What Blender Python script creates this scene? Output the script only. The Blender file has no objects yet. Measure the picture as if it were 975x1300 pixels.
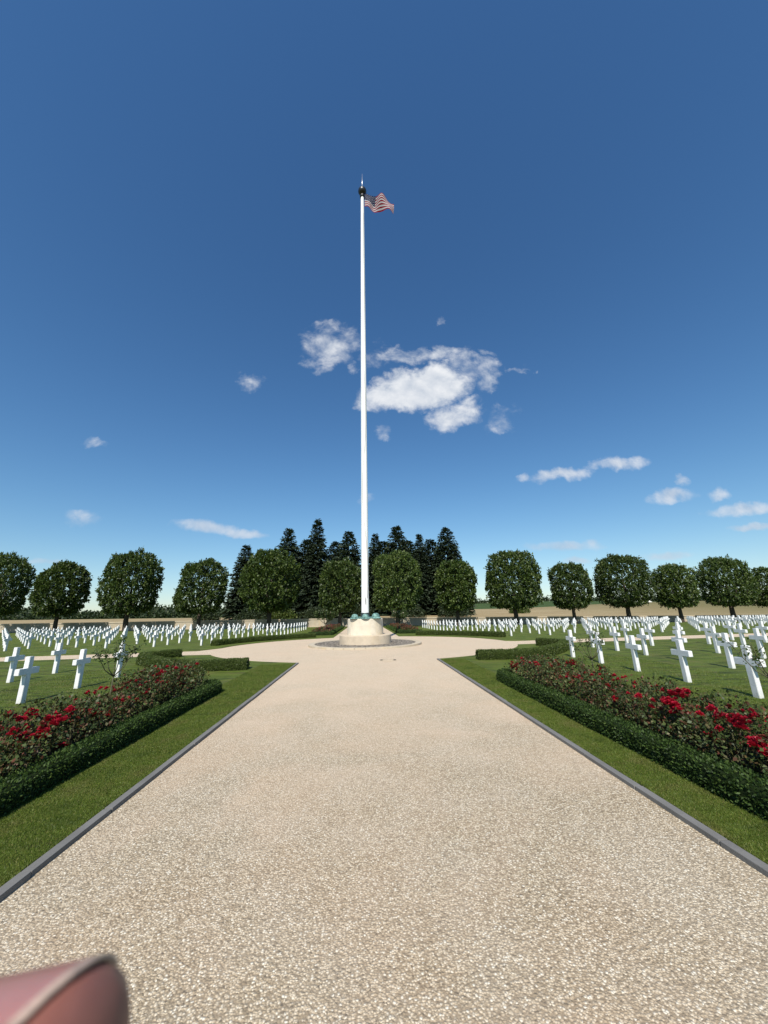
import bpy, bmesh, math, random
import numpy as np
from mathutils import Vector, Matrix

S = bpy.context.scene
COL = S.collection
PI = math.pi
rng = np.random.default_rng(7)
random.seed(7)

# ------------------------------------------------------------------ camera
H = 1.9
CAM_M = Matrix(((0.998416, 0.006099, 0.055923), (-0.052437, -0.2591, 0.964426), (-0.020372, 0.965831, 0.258369)))
cd = bpy.data.cameras.new('camera')
cam = bpy.data.objects.new('camera', cd)
COL.objects.link(cam)
ax_x, ax_y, ax_f = CAM_M.col[0], CAM_M.col[1], CAM_M.col[2]
R3 = Matrix((ax_x, ax_y, -ax_f)).transposed()
cam.matrix_world = Matrix.Translation((0, 0, H)) @ R3.to_4x4()
cd.sensor_fit = 'VERTICAL'
cd.sensor_height = 36.0
cd.lens = 36.0 * 469.0 / 1300.0
cd.clip_start = 0.005
cd.clip_end = 9000
cd.dof.use_dof = True
cd.dof.focus_distance = 14.0
cd.dof.aperture_fstop = 16.0
S.camera = cam

def proj(p):
    d = CAM_M.transposed() @ (Vector(p) - Vector((0, 0, H)))
    if d.z < 0.1: return None
    return 487.5 + 469 * d.x / d.z, 650 - 469 * d.y / d.z

# ------------------------------------------------------------------ light
SUN_EL, SUN_AZ = math.radians(47), math.radians(192.5)
to_sun = Vector((math.sin(SUN_AZ) * math.cos(SUN_EL), math.cos(SUN_AZ) * math.cos(SUN_EL), math.sin(SUN_EL)))
sl = bpy.data.lights.new('sun', 'SUN')
sl.energy = 4.4
sl.angle = math.radians(0.53)
sl.color = (1.0, 0.95, 0.87)
so = bpy.data.objects.new('sun', sl)
so.rotation_euler = to_sun.to_track_quat('Z', 'Y').to_euler()
COL.objects.link(so)
SKY_STRENGTH = 0.1
S.view_settings.view_transform = 'Standard'
S.view_settings.look = 'None'
S.view_settings.gamma = 1.0
S.view_settings.use_curve_mapping = False
S.view_settings.exposure = 0.42

CLOUDS = [(-0.1, 0.822, 0.0876, 0.0718, 25.0), (-0.123, 0.747, 0.0645, 0.0344, 18.0), (-0.03, 0.748, 0.0197, 0.023, 1.0), (0.190, 0.668, 0.150, 0.072, 15.0), (0.09, 0.625, 0.105, 0.050, 6.0), (0.215, 0.795, 0.125, 0.030, 3.0), (0.40, 0.72, 0.050, 0.075, -25.0), (0.335, 0.757, 0.075, 0.040, -18.0), (0.105, 0.778, 0.05, 0.032, 8.0), (0.283, 0.578, 0.0862, 0.0435, 17.0), (0.05, 0.77, 0.0449, 0.0528, 1.0), (0.423, 0.558, 0.066, 0.0436, 11.0), (-0.339, 0.67, 0.0467, 0.0329, 13.0), (0.057, 0.518, 0.0283, 0.0208, 0.0), (0.259, 0.904, 0.0259, 0.0156, -23.0), (0.502, 0.726, 0.0379, 0.0147, 17.0), (0.59, 0.376, 0.0931, 0.0202, 5.0), (0.763, 0.411, 0.097, 0.0234, 8.0), (0.919, 0.311, 0.0803, 0.0202, 5.0), (0.962, 0.355, 0.0249, 0.0155, -0.0), (1.062, 0.32, 0.0408, 0.018, 5.0), (1.13, 0.271, 0.1221, 0.0203, 4.0), (1.138, 0.213, 0.0747, 0.0123, 2.0), (0.561, 0.168, 0.1099, 0.0159, -1.0), (0.642, 0.172, 0.023, 0.0137, -1.0), (0.467, 0.371, 0.0248, 0.0124, 20.0), (0.867, 0.136, 0.0945, 0.0115, 1.0), (-0.761, 0.471, 0.0389, 0.0123, -3.0), (-0.753, 0.253, 0.0577, 0.0222, -6.0), (-0.425, 0.231, 0.0888, 0.0177, -7.0), (-0.323, 0.213, 0.0634, 0.0132, -5.0), (-0.826, 0.139, 0.0546, 0.0083, -1.0), (-0.65, 0.227, 0.0162, 0.0066, -1.0), (0.004, 0.31, 0.0312, 0.0117, -0.0), (0.407, 0.801, 0.0312, 0.012, 1.0), (0.599, 0.124, 0.0453, 0.0089, -1.0)]
# how solid each cloud is
CW = [0.8, 0.8, 0.5, 2.0, 1.6, 0.8, 0.8, 0.8, 0.8, 1.25, 0.5, 0.62, 0.66, 0.5, 0.3, 0.62, 1.15, 1.15, 1.15, 0.9, 0.9, 1.25, 1.25, 1.25, 0.9, 0.8, 1.0, 0.55, 0.6, 1.25, 1.25, 1.0, 0.0, 0.7, 0.62, 1.0]

def build_world():
    w = bpy.data.worlds.new('World')
    S.world = w
    w.use_nodes = True
    nt = w.node_tree
    nt.nodes.clear()
    N, L = nt.nodes.new, nt.links.new
    out = N('ShaderNodeOutputWorld')
    bg = N('ShaderNodeBackground'); bg.inputs['Strength'].default_value = SKY_STRENGTH
    L(bg.outputs[0], out.inputs[0])
    sky = N('ShaderNodeTexSky'); sky.sky_type = 'NISHITA'
    sky.sun_disc = False
    sky.sun_elevation = SUN_EL
    sky.sun_rotation = SUN_AZ
    sky.altitude = 100
    sky.air_density = 1.0; sky.dust_density = 0.15; sky.ozone_density = 2.2
    hs = N('ShaderNodeHueSaturation'); hs.inputs['Saturation'].default_value = 1.13; hs.inputs['Value'].default_value = 0.97
    gm = N('ShaderNodeGamma'); gm.inputs['Gamma'].default_value = 1.10
    L(sky.outputs[0], gm.inputs['Color']); L(gm.outputs[0], hs.inputs['Color'])
    tc = N('ShaderNodeTexCoord')
    sep = N('ShaderNodeSeparateXYZ'); L(tc.outputs['Generated'], sep.inputs[0])
    def M(op, a, b=None, c=None, clamp=False):
        n = N('ShaderNodeMath'); n.operation = op; n.use_clamp = clamp
        for i, v in enumerate((a, b, c)):
            if v is None: continue
            if isinstance(v, (int, float)): n.inputs[i].default_value = v
            else: L(v, n.inputs[i])
        return n.outputs[0]
    yy = M('MAXIMUM', sep.outputs[1], 0.02)
    u = M('DIVIDE', sep.outputs[0], yy)
    v = M('DIVIDE', sep.outputs[2], yy)
    cmb = N('ShaderNodeCombineXYZ'); L(u, cmb.inputs[0]); L(v, cmb.inputs[1])
    # noise space: stretched near the horizon so that far clouds carry finer detail
    vs = M('MULTIPLY', v, 1.12)
    ncmb = N('ShaderNodeCombineXYZ'); L(u, ncmb.inputs[0]); L(vs, ncmb.inputs[1])
    def noise(scale, detail, rough, off=(0, 0, 0), dist=0.0):
        mp = N('ShaderNodeMapping'); mp.inputs['Location'].default_value = off
        L(ncmb.outputs[0], mp.inputs[0])
        n = N('ShaderNodeTexNoise'); n.inputs['Scale'].default_value = scale
        n.inputs['Detail'].default_value = detail; n.inputs['Roughness'].default_value = rough
        n.inputs['Distortion'].default_value = dist
        L(mp.outputs[0], n.inputs['Vector'])
        return n.outputs[0]
    # warp the lookup so outlines are ragged
    wn = N('ShaderNodeTexNoise'); wn.inputs['Scale'].default_value = 9; wn.inputs['Detail'].default_value = 6; wn.inputs['Roughness'].default_value = .6
    L(ncmb.outputs[0], wn.inputs['Vector'])
    wsub = N('ShaderNodeVectorMath'); wsub.operation = 'SUBTRACT'; wsub.inputs[1].default_value = (.5, .5, .5); L(wn.outputs['Color'], wsub.inputs[0])
    # the warp shrinks towards the horizon
    wk = M('MULTIPLY', M('MINIMUM', v, 0.75), 0.24)
    wsc = N('ShaderNodeVectorMath'); wsc.operation = 'SCALE'; L(wsub.outputs[0], wsc.inputs[0]); L(wk, wsc.inputs['Scale'])
    wad = N('ShaderNodeVectorMath'); wad.operation = 'ADD'; L(cmb.outputs[0], wad.inputs[0]); L(wsc.outputs[0], wad.inputs[1])
    flat = N('ShaderNodeVectorMath'); flat.operation = 'MULTIPLY'; flat.inputs[1].default_value = (1, 1, 0); L(wad.outputs[0], flat.inputs[0])
    tot = None
    for (cu, cv, ru, rv, rot), wgt in zip(CLOUDS, CW):
        mp = N('ShaderNodeMapping'); mp.vector_type = 'TEXTURE'
        mp.inputs['Location'].default_value = (cu, cv, 0)
        mp.inputs['Rotation'].default_value = (0, 0, math.radians(rot))
        mp.inputs['Scale'].default_value = (ru * 1.25, rv * 1.3, 1)
        L(flat.outputs[0], mp.inputs[0])
        ln = N('ShaderNodeVectorMath'); ln.operation = 'DOT_PRODUCT'
        L(mp.outputs[0], ln.inputs[0]); L(mp.outputs[0], ln.inputs[1])
        m = M('SUBTRACT', 1.0, ln.outputs['Value'], clamp=True)
        m = M('MULTIPLY', m, wgt)
        tot = m if tot is None else M('MAXIMUM', tot, m)
    n1 = noise(13, 9, .60, (3.1, 1.7, 0), .25)
    n2 = noise(13, 5, .5, (3.1 + .006, 1.7 - .035, 0), .25)
    n3 = noise(9, 3, .5, (8, 2, 0))
    d = M('ADD', M('MULTIPLY', tot, 1.25), M('MULTIPLY', M('SUBTRACT', n1, .53), 2.7))
    fr = M('MULTIPLY', tot, 6.0, clamp=True)
    mr = N('ShaderNodeMapRange'); mr.interpolation_type = 'SMOOTHSTEP'
    mr.inputs['From Min'].default_value = 0.05; mr.inputs['From Max'].default_value = 1.75
    L(d, mr.inputs['Value'])
    dens = M('MULTIPLY', mr.outputs[0], fr)
    # thin film of vapour
    front = M('GREATER_THAN', sep.outputs[1], 0.03)
    lowf = N('ShaderNodeMapRange'); lowf.inputs['From Min'].default_value = .1; lowf.inputs['From Max'].default_value = .6; lowf.inputs['To Min'].default_value = .62; L(v, lowf.inputs['Value'])
    dens = M('MULTIPLY', M('MULTIPLY', dens, front), lowf.outputs[0])
    # grey bases, brighter sunlit bulges
    lit = M('ADD', M('MULTIPLY', M('SUBTRACT', n1, n2), 1.6), .66)
    lit = M('ADD', lit, M('MULTIPLY', M('SUBTRACT', n3, .5), .5), clamp=True)
    low = N('ShaderNodeMapRange'); low.inputs['From Min'].default_value = .12; low.inputs['From Max'].default_value = .42; L(v, low.inputs['Value'])
    lit2 = M('MULTIPLY', lit, M('ADD', M('MULTIPLY', low.outputs[0], .45), .55))
    cc = N('ShaderNodeMix'); cc.data_type = 'RGBA'
    cc.inputs[6].default_value = (3.3, 3.9, 4.8, 1); cc.inputs[7].default_value = (6.5, 6.65, 6.9, 1)
    L(lit2, cc.inputs[0])
    mx = N('ShaderNodeMix'); mx.data_type = 'RGBA'
    tn = N('ShaderNodeMix'); tn.data_type = 'RGBA'; tn.blend_type = 'MULTIPLY'; tn.inputs[0].default_value = 1
    L(hs.outputs[0], tn.inputs[6]); tn.inputs[7].default_value = (.80, .98, 1.10, 1)
    # soft shoulder so that the horizon keeps its blue
    sh = N('ShaderNodeVectorMath'); sh.operation = 'MULTIPLY_ADD'; L(tn.outputs[2], sh.inputs[0]); sh.inputs[1].default_value = (.052,) * 3; sh.inputs[2].default_value = (1, 1, 1)
    dvd = N('ShaderNodeVectorMath'); dvd.operation = 'DIVIDE'; L(tn.outputs[2], dvd.inputs[0]); L(sh.outputs[0], dvd.inputs[1])
    L(dens, mx.inputs[0]); L(dvd.outputs[0], mx.inputs[6]); L(cc.outputs[2], mx.inputs[7])
    L(mx.outputs[2], bg.inputs['Color'])
build_world()

# ------------------------------------------------------------------ terrain
def sstep(a, b, x):
    t = min(1.0, max(0.0, (x - a) / (b - a)))
    return t * t * (3 - 2 * t)
def zt(X, Y):
    q = Y - 17.0
    s = 0.5 * (q + math.sqrt(q * q + 9.0)) - 0.22
    z = -0.011 * max(0.0, min(s, 52))
    tl = -0.0085 * X if X > 0 else -0.005 * X
    return z + max(-1.2, min(.5, tl)) * sstep(25, 60, Y)
AXC, PLY = 0.15, 23.8          # axis of the path, centre of the round place
PL, PR = -2.53, 2.87           # path edges

# ------------------------------------------------------------------ materials
MATS = {}
class NT:
    def __init__(self, name):
        self.m = bpy.data.materials.new(name); self.m.use_nodes = True
        self.t = self.m.node_tree; self.t.nodes.clear()
        self.out = self.n('ShaderNodeOutputMaterial')
        self.b = self.n('ShaderNodeBsdfPrincipled')
        self.l(self.b.outputs[0], self.out.inputs[0])
        MATS[name] = self.m
    def n(self, t, **k):
        x = self.t.nodes.new(t)
        for a, v in k.items(): setattr(x, a, v)
        return x
    def l(self, a, b): self.t.links.new(a, b)
    def math(self, op, a, b=None, clamp=False):
        n = self.n('ShaderNodeMath', operation=op, use_clamp=clamp)
        for i, v in enumerate((a, b)):
            if v is None: continue
            if isinstance(v, (int, float)): n.inputs[i].default_value = v
            else: self.l(v, n.inputs[i])
        return n.outputs[0]
    def coord(self, which='Object', scale=(1, 1, 1)):
        tc = self.n('ShaderNodeTexCoord'); mp = self.n('ShaderNodeMapping')
        mp.inputs['Scale'].default_value = scale
        self.l(tc.outputs[which], mp.inputs[0]); return mp.outputs[0]
    def pos(self, scale=(1, 1, 1)):
        g = self.n('ShaderNodeNewGeometry'); mp = self.n('ShaderNodeMapping')
        mp.inputs['Scale'].default_value = scale
        self.l(g.outputs['Position'], mp.inputs[0]); return mp.outputs[0]
    def noise(self, vec, scale, detail=4, rough=.55, dist=0):
        n = self.n('ShaderNodeTexNoise'); n.inputs['Scale'].default_value = scale
        n.inputs['Detail'].default_value = detail; n.inputs['Roughness'].default_value = rough
        n.inputs['Distortion'].default_value = dist
        self.l(vec, n.inputs['Vector']); return n.outputs[0]
    def ramp(self, fac, stops, interp='LINEAR'):
        r = self.n('ShaderNodeValToRGB'); cr = r.color_ramp; cr.interpolation = interp
        while len(cr.elements) < len(stops): cr.elements.new(.5)
        for e, (p, c) in zip(cr.elements, stops):
            e.position = p; e.color = (*c, 1)
        self.l(fac, r.inputs[0]); return r.outputs[0]
    def mix(self, fac, a, b, mode='MIX'):
        m = self.n('ShaderNodeMix', data_type='RGBA', blend_type=mode)
        for i, v in ((0, fac), (6, a), (7, b)):
            if isinstance(v, (int, float)): m.inputs[i].default_value = v
            elif isinstance(v, tuple): m.inputs[i].default_value = (*v, 1)
            else: self.l(v, m.inputs[i])
        return m.outputs[2]
    def bump(self, h, strength=.5, dist=.01):
        b = self.n('ShaderNodeBump'); b.inputs['Strength'].default_value = strength; b.inputs['Distance'].default_value = dist
        self.l(h, b.inputs['Height']); self.l(b.outputs[0], self.b.inputs['Normal'])
    def base(self, c, rough=.7, spec=.3):
        if isinstance(c, tuple): self.b.inputs['Base Color'].default_value = (*c, 1)
        else: self.l(c, self.b.inputs['Base Color'])
        self.b.inputs['Roughness'].default_value = rough
        self.b.inputs['Specular IOR Level'].default_value = spec

def simple(name, c, rough=.6, spec=.4, var=.12, scale=8, metal=0):
    k = NT(name)
    f = k.noise(k.coord(), scale, 5)
    k.base(k.ramp(f, [(.3, tuple(x * (1 - var) for x in c)), (.7, tuple(min(1, x * (1 + var)) for x in c))]), rough, spec)
    k.b.inputs['Metallic'].default_value = metal
    k.bump(f, .15, .01)
    return k.m

def leafmat(name, stops, rough=.5, trans=.25, tcol=(.10, .16, .02), spec=.35):
    k = NT(name)
    g = k.n('ShaderNodeNewGeometry')
    c = k.ramp(g.outputs['Random Per Island'], stops)
    oi = k.n('ShaderNodeObjectInfo')
    hv = k.n('ShaderNodeHueSaturation')
    k.l(c, hv.inputs['Color'])
    k.l(k.math('ADD', k.math('MULTIPLY', oi.outputs['Random'], .35), .82), hv.inputs['Value'])
    k.base(hv.outputs[0], rough, spec)
    if trans:
        t = k.n('ShaderNodeBsdfTranslucent'); t.inputs[0].default_value = (*tcol, 1)
        ms = k.n('ShaderNodeMixShader'); ms.inputs[0].default_value = trans
        k.l(k.b.outputs[0], ms.inputs[1]); k.l(t.outputs[0], ms.inputs[2]); k.l(ms.outputs[0], k.out.inputs[0])
    return k.m

def make_gravel():
    k = NT('gravel')
    p = k.pos()
    vo = k.n('ShaderNodeTexVoronoi'); vo.inputs['Scale'].default_value = 74; vo.inputs['Randomness'].default_value = 1
    nz = k.n('ShaderNodeTexNoise'); nz.inputs['Scale'].default_value = 70; k.l(p, nz.inputs['Vector'])
    dv = k.n('ShaderNodeVectorMath', operation='MULTIPLY_ADD'); dv.inputs[1].default_value = (.012, .012, 0)
    k.l(nz.outputs['Color'], dv.inputs[0]); k.l(p, dv.inputs[2]); k.l(dv.outputs[0], vo.inputs['Vector'])
    sp = k.n('ShaderNodeSeparateColor'); k.l(vo.outputs['Color'], sp.inputs[0])
    stone = k.ramp(sp.outputs[0], [(0, (.08, .06, .04)), (.05, (.20, .15, .09)), (.16, (.37, .285, .18)), (.38, (.53, .42, .28)), (.64, (.65, .535, .375)), (.86, (.79, .675, .50)), (.96, (.95, .88, .72))])
    gap = k.n('ShaderNodeMapRange'); gap.inputs['From Min'].default_value = .32; gap.inputs['From Max'].default_value = .68
    k.l(vo.outputs['Distance'], gap.inputs['Value'])
    c = k.mix(k.math('MULTIPLY', gap.outputs[0], .82), stone, (.19, .135, .08))
    fine = k.noise(p, 260, 3, .6)
    c = k.mix(.2, c, k.ramp(fine, [(.3, (.2, .16, .10)), (.7, (.72, .63, .46))]))
    # old iron-coloured and bleached patches
    big = k.noise(p, .42, 5, .6, .6)
    c = k.mix(k.math('MULTIPLY', k.ramp(big, [(.42, (0, 0, 0)), (.68, (1, 1, 1))]), .38), c, (.52, .36, .235))
    b2 = k.noise(k.pos((1, 1, 1)), 1.1, 5, .65)
    c = k.mix(k.math('MULTIPLY', k.ramp(b2, [(.35, (1, 1, 1)), (.6, (0, 0, 0))]), .13), c, (.66, .60, .50))
    # gravel warms towards the round place; its grazing-view brightening is painted into the colour
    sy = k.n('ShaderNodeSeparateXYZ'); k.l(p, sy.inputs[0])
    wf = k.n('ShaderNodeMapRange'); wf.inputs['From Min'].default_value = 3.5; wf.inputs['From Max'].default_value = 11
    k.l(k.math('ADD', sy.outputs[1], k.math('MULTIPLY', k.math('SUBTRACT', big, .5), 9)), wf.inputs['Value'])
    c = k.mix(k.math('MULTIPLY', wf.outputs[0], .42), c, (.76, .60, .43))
    k.base(c, .8, .25)
    hgt = k.math('SUBTRACT', 1, k.math('MULTIPLY', vo.outputs['Distance'], 1.2))
    hgt = k.math('ADD', hgt, k.math('MULTIPLY', fine, .4))
    hgt = k.math('ADD', hgt, k.math('MULTIPLY', sp.outputs[1], .5))
    k.bump(hgt, .7, .008)
make_gravel()

def make_lawn():
    k = NT('lawn_grass')
    p = k.pos()
    a = k.noise(p, 55, 6, .75)
    fibre = k.noise(k.pos((1, 2.5, 1)), 240, 3, .7)
    streak = k.noise(k.pos((.5, 3.4, 1)), 1.5, 5, .62, .7)
    patch = k.noise(p, 1.3, 6, .65)
    c = k.ramp(a, [(.30, (.053, .084, .009)), (.5, (.106, .148, .017)), (.72, (.160, .204, .030))])
    c = k.mix(.45, c, k.ramp(fibre, [(.32, (.042, .068, .007)), (.68, (.17, .22, .033))]))
    c = k.mix(k.ramp(streak, [(.38, (.9, .9, .9)), (.54, (0, 0, 0))]), c, (.032, .046, .009))
    c = k.mix(k.math('MULTIPLY', k.ramp(patch, [(.48, (0, 0, 0)), (.66, (1, 1, 1))]), .42), c, (.175, .155, .055))
    k.base(c, .75, .2)
    k.bump(k.math('ADD', a, fibre), .7, .03)
make_lawn()

simple('soil', (.055, .040, .026), .95, .1, .4, 25)
def make_marble():
    k = NT('marble')
    oi = k.n('ShaderNodeObjectInfo')
    ad = k.n('ShaderNodeVectorMath', operation='ADD'); cb = k.n('ShaderNodeCombineXYZ')
    k.l(k.math('MULTIPLY', oi.outputs['Random'], 40), cb.inputs[0]); k.l(cb.outputs[0], ad.inputs[1]); k.l(k.coord(), ad.inputs[0])
    v = k.noise(ad.outputs[0], 5, 7, .62, 1.6)
    c = k.ramp(v, [(.40, (.75, .75, .735)), (.49, (.66, .66, .65)), (.53, (.76, .76, .75))])
    st = k.noise(ad.outputs[0], 2.4, 5, .6)
    c = k.mix(k.math('MULTIPLY', k.ramp(st, [(.5, (0, 0, 0)), (.75, (1, 1, 1))]), .4), c, (.66, .65, .60))
    sz = k.n('ShaderNodeSeparateXYZ'); k.l(k.coord(), sz.inputs[0])
    low = k.n('ShaderNodeMapRange'); low.inputs['From Min'].default_value = .16; low.inputs['From Max'].default_value = .0
    k.l(k.math('ADD', sz.outputs[2], k.math('MULTIPLY', k.math('SUBTRACT', st, .5), .3)), low.inputs['Value'])
    c = k.mix(k.math('MULTIPLY', low.outputs[0], .35), c, (.42, .43, .33))
    k.base(c, .45, .35); k.bump(v, .08, .004)
make_marble()
simple('white_paint', (.80, .80, .78), .4, .4, .04, 1.5)
simple('black_metal', (.018, .018, .02), .35, .5, .2, 3)
simple('dark_bronze', (.03, .04, .036), .5, .5, .35, 6)
simple('rope', (.22, .20, .17), .9, .1)
simple('steel', (.55, .55, .56), .35, .5, .1, 6, .8)
simple('bark', (.060, .048, .036), .9, .15, .35, 9)
simple('green_bark', (.085, .085, .045), .8, .2, .3, 20)
simple('dark_iron', (.11, .09, .07), .7, .4, .3, 12)
simple('nail_edge', (.46, .33, .26), .4, .4, .05, 300)

def make_stone(name, c, joints=True, stain=(.55, .40, .20)):
    k = NT(name)
    p = k.coord()
    a = k.noise(p, 2.2, 7, .65)
    f = k.noise(p, 60, 4, .7)
    col = k.ramp(a, [(.32, tuple(x * .80 for x in c)), (.55, c), (.72, tuple(min(1, x * 1.1) for x in c))])
    col = k.mix(.25, col, k.ramp(f, [(.35, tuple(x * .7 for x in c)), (.65, tuple(min(1, x * 1.15) for x in c))]))
    st = k.noise(k.coord(scale=(1, 1, .35)), 1.6, 4)
    col = k.mix(k.math('MULTIPLY', k.ramp(st, [(.52, (0, 0, 0)), (.75, (1, 1, 1))]), .35), col, stain)
    k.base(col, .8, .25)
    k.bump(f, .3, .006)
    return k
make_stone('plinth_stone', (.66, .59, .47))
make_stone('tier_stone', (.56, .465, .345))
make_stone('wall_stone', (.40, .35, .265))
make_stone('kerb_stone', (.175, .170, .158), stain=(.09, .085, .08))
make_stone('rim_stone', (.50, .43, .32))

def make_cobble():
    k = NT('cobble')
    vo = k.n('ShaderNodeTexVoronoi'); vo.inputs['Scale'].default_value = 10
    p = k.pos(); k.l(p, vo.inputs['Vector'])
    sp = k.n('ShaderNodeSeparateColor'); k.l(vo.outputs['Color'], sp.inputs[0])
    c = k.ramp(sp.outputs[0], [(0, (.21, .18, .145)), (.6, (.32, .275, .22)), (1, (.42, .37, .30))])
    c = k.mix(k.ramp(vo.outputs['Distance'], [(.4, (0, 0, 0)), (.6, (1, 1, 1))]), c, (.09, .075, .055))
    k.base(c, .8, .3)
    k.bump(k.math('SUBTRACT', 1, vo.outputs['Distance']), .6, .02)
make_cobble()

def make_patina():
    k = NT('patina')
    p = k.coord()
    a = k.noise(p, 7, 6, .65)
    k.base(k.ramp(a, [(.34, (.04, .065, .058)), (.5, (.13, .25, .22)), (.66, (.27, .43, .38))]), .6, .4)
    k.bump(a, .4, .01)
make_patina()

def make_fields():
    k = NT('stubble')
    p = k.pos()
    a = k.noise(k.pos((.06, .5, 1)), 1.0, 5, .6)
    b = k.noise(p, 1.6, 5, .7)
    c = k.ramp(a, [(.32, (.22, .155, .08)), (.5, (.32, .24, .13)), (.68, (.40, .32, .18))])
    c = k.mix(.35, c, k.ramp(b, [(.35, (.19, .15, .07)), (.65, (.42, .33, .19))]))
    # weedy, olive towards the right-hand side of the field
    sx = k.n('ShaderNodeSeparateXYZ'); k.l(p, sx.inputs[0])
    f = k.n('ShaderNodeMapRange'); f.inputs['From Min'].default_value = 70; f.inputs['From Max'].default_value = 140
    k.l(k.math('ADD', sx.outputs[0], k.math('MULTIPLY', b, 40)), f.inputs['Value'])
    c = k.mix(k.math('MULTIPLY', f.outputs[0], .7), c, (.105, .105, .035))
    k.base(c, .95, .1)
    k = NT('crop')
    b = k.noise(k.pos((.3, .8, 1)), .5, 5, .6)
    k.base(k.ramp(b, [(.35, (.035, .058, .016)), (.65, (.065, .10, .026))]), .9, .1)
    k = NT('far_ground')
    b = k.noise(k.pos(), .02, 5, .6)
    k.base(k.ramp(b, [(.4, (.06, .085, .025)), (.6, (.2, .16, .08))]), .95, .1)
    k = NT('chalk')
    k.base((.62, .6, .54), .95, .1)
make_fields()

def make_skin():  # skin and nail tones are darkened to carry the shade on the finger
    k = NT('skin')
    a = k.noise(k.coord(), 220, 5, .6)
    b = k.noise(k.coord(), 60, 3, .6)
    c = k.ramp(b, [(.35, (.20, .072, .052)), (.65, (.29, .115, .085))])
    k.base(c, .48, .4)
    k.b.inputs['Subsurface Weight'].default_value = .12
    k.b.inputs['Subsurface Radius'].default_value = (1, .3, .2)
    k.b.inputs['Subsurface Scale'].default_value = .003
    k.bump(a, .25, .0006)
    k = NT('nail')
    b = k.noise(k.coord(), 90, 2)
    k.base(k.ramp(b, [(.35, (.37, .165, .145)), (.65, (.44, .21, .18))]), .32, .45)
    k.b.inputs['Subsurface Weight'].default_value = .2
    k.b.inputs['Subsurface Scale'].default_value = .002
    k = NT('sleeve')
    k.base((.03, .04, .07), .9, .1)
make_skin()

def make_flagmat():
    k = NT('flag_cloth')
    uv = k.n('ShaderNodeUVMap'); sp = k.n('ShaderNodeSeparateXYZ'); k.l(uv.outputs[0], sp.inputs[0])
    u, v = sp.outputs[0], sp.outputs[1]          # v = 0 at the top
    st = k.math('MODULO', k.math('FLOOR', k.math('MULTIPLY', v, 13)), 2)
    c = k.mix(st, (.24, .010, .026), (.52, .50, .50))
    can = k.math('MULTIPLY', k.math('LESS_THAN', u, .40), k.math('LESS_THAN', v, 7 / 13))
    i = k.math('MULTIPLY', u, 12 / .40); j = k.math('MULTIPLY', v, 10 * 13 / 7)
    ri, rj = k.math('ROUND', i), k.math('ROUND', j)
    di, dj = k.math('SUBTRACT', i, ri), k.math('SUBTRACT', j, rj)
    dd = k.math('ADD', k.math('MULTIPLY', di, di), k.math('MULTIPLY', dj, dj))
    star = k.math('LESS_THAN', dd, .055)
    par = k.math('LESS_THAN', k.math('MODULO', k.math('ADD', ri, rj), 2), .5)
    ins = k.math('MULTIPLY', k.math('GREATER_THAN', ri, .5), k.math('LESS_THAN', ri, 11.5))
    ins = k.math('MULTIPLY', ins, k.math('MULTIPLY', k.math('GREATER_THAN', rj, .5), k.math('LESS_THAN', rj, 9.5)))
    blue = k.mix(k.math('MULTIPLY', k.math('MULTIPLY', star, par), ins), (.012, .016, .055), (.74, .73, .72))
    c = k.mix(can, c, blue)
    k.base(c, .85, .15)
    t = k.n('ShaderNodeBsdfTranslucent'); k.l(c, t.inputs[0])
    ms = k.n('ShaderNodeMixShader'); ms.inputs[0].default_value = .35
    k.l(k.b.outputs[0], ms.inputs[1]); k.l(t.outputs[0], ms.inputs[2]); k.l(ms.outputs[0], k.out.inputs[0])
make_flagmat()

leafmat('lime_leaf', [(0, (.018, .034, .006)), (.35, (.034, .060, .010)), (.7, (.058, .090, .015)), (.93, (.095, .13, .026)), (1, (.15, .18, .06))], .5, .18, (.10, .16, .02), .35)
leafmat('spruce_needle', [(0, (.009, .017, .008)), (.5, (.016, .029, .012)), (1, (.032, .050, .018))], .65, .05)
leafmat('wood_leaf', [(0, (.012, .022, .008)), (.5, (.022, .038, .012)), (1, (.045, .062, .02))], .65, .1)
leafmat('box_leaf', [(0, (.018, .038, .008)), (.5, (.034, .066, .013)), (.9, (.062, .105, .022)), (1, (.09, .13, .03))], .55, .12, spec=.2)
leafmat('privet_leaf', [(0, (.030, .050, .008)), (.5, (.062, .095, .014)), (.9, (.11, .145, .028)), (1, (.16, .18, .05))], .5, .2)
leafmat('rose_leaf', [(0, (.024, .042, .012)), (.35, (.048, .078, .020)), (.66, (.078, .104, .028)), (.76, (.085, .045, .024)), (.87, (.13, .042, .026)), (.95, (.12, .125, .045)), (1, (.17, .16, .08))], .5, .18, (.12, .08, .02), .25)
leafmat('rose_tree_leaf', [(0, (.025, .045, .012)), (.5, (.045, .075, .018)), (.9, (.085, .12, .03)), (1, (.17, .19, .08))], .42, .2)
leafmat('petal', [(0, (.19, .004, .012)), (.5, (.35, .008, .025)), (1, (.50, .02, .05))], .5, .2, (.5, .02, .04), .3)
leafmat('faded_petal', [(0, (.14, .03, .02)), (.5, (.25, .05, .035)), (1, (.34, .09, .06))], .6, .1, (.3, .05, .03))
leafmat('dark_petal', [(0, (.06, .012, .010)), (.6, (.13, .018, .016)), (1, (.24, .03, .03))], .6, .1, (.2, .03, .02))
leafmat('pale_petal', [(0, (.6, .55, .45)), (1, (.8, .75, .65))], .5, .2, (.6, .55, .4))
leafmat('blade', [(0, (.070, .112, .013)), (.5, (.112, .160, .020)), (.85, (.155, .195, .032)), (1, (.24, .21, .07))], .55, .35, (.16, .22, .03))
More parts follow.
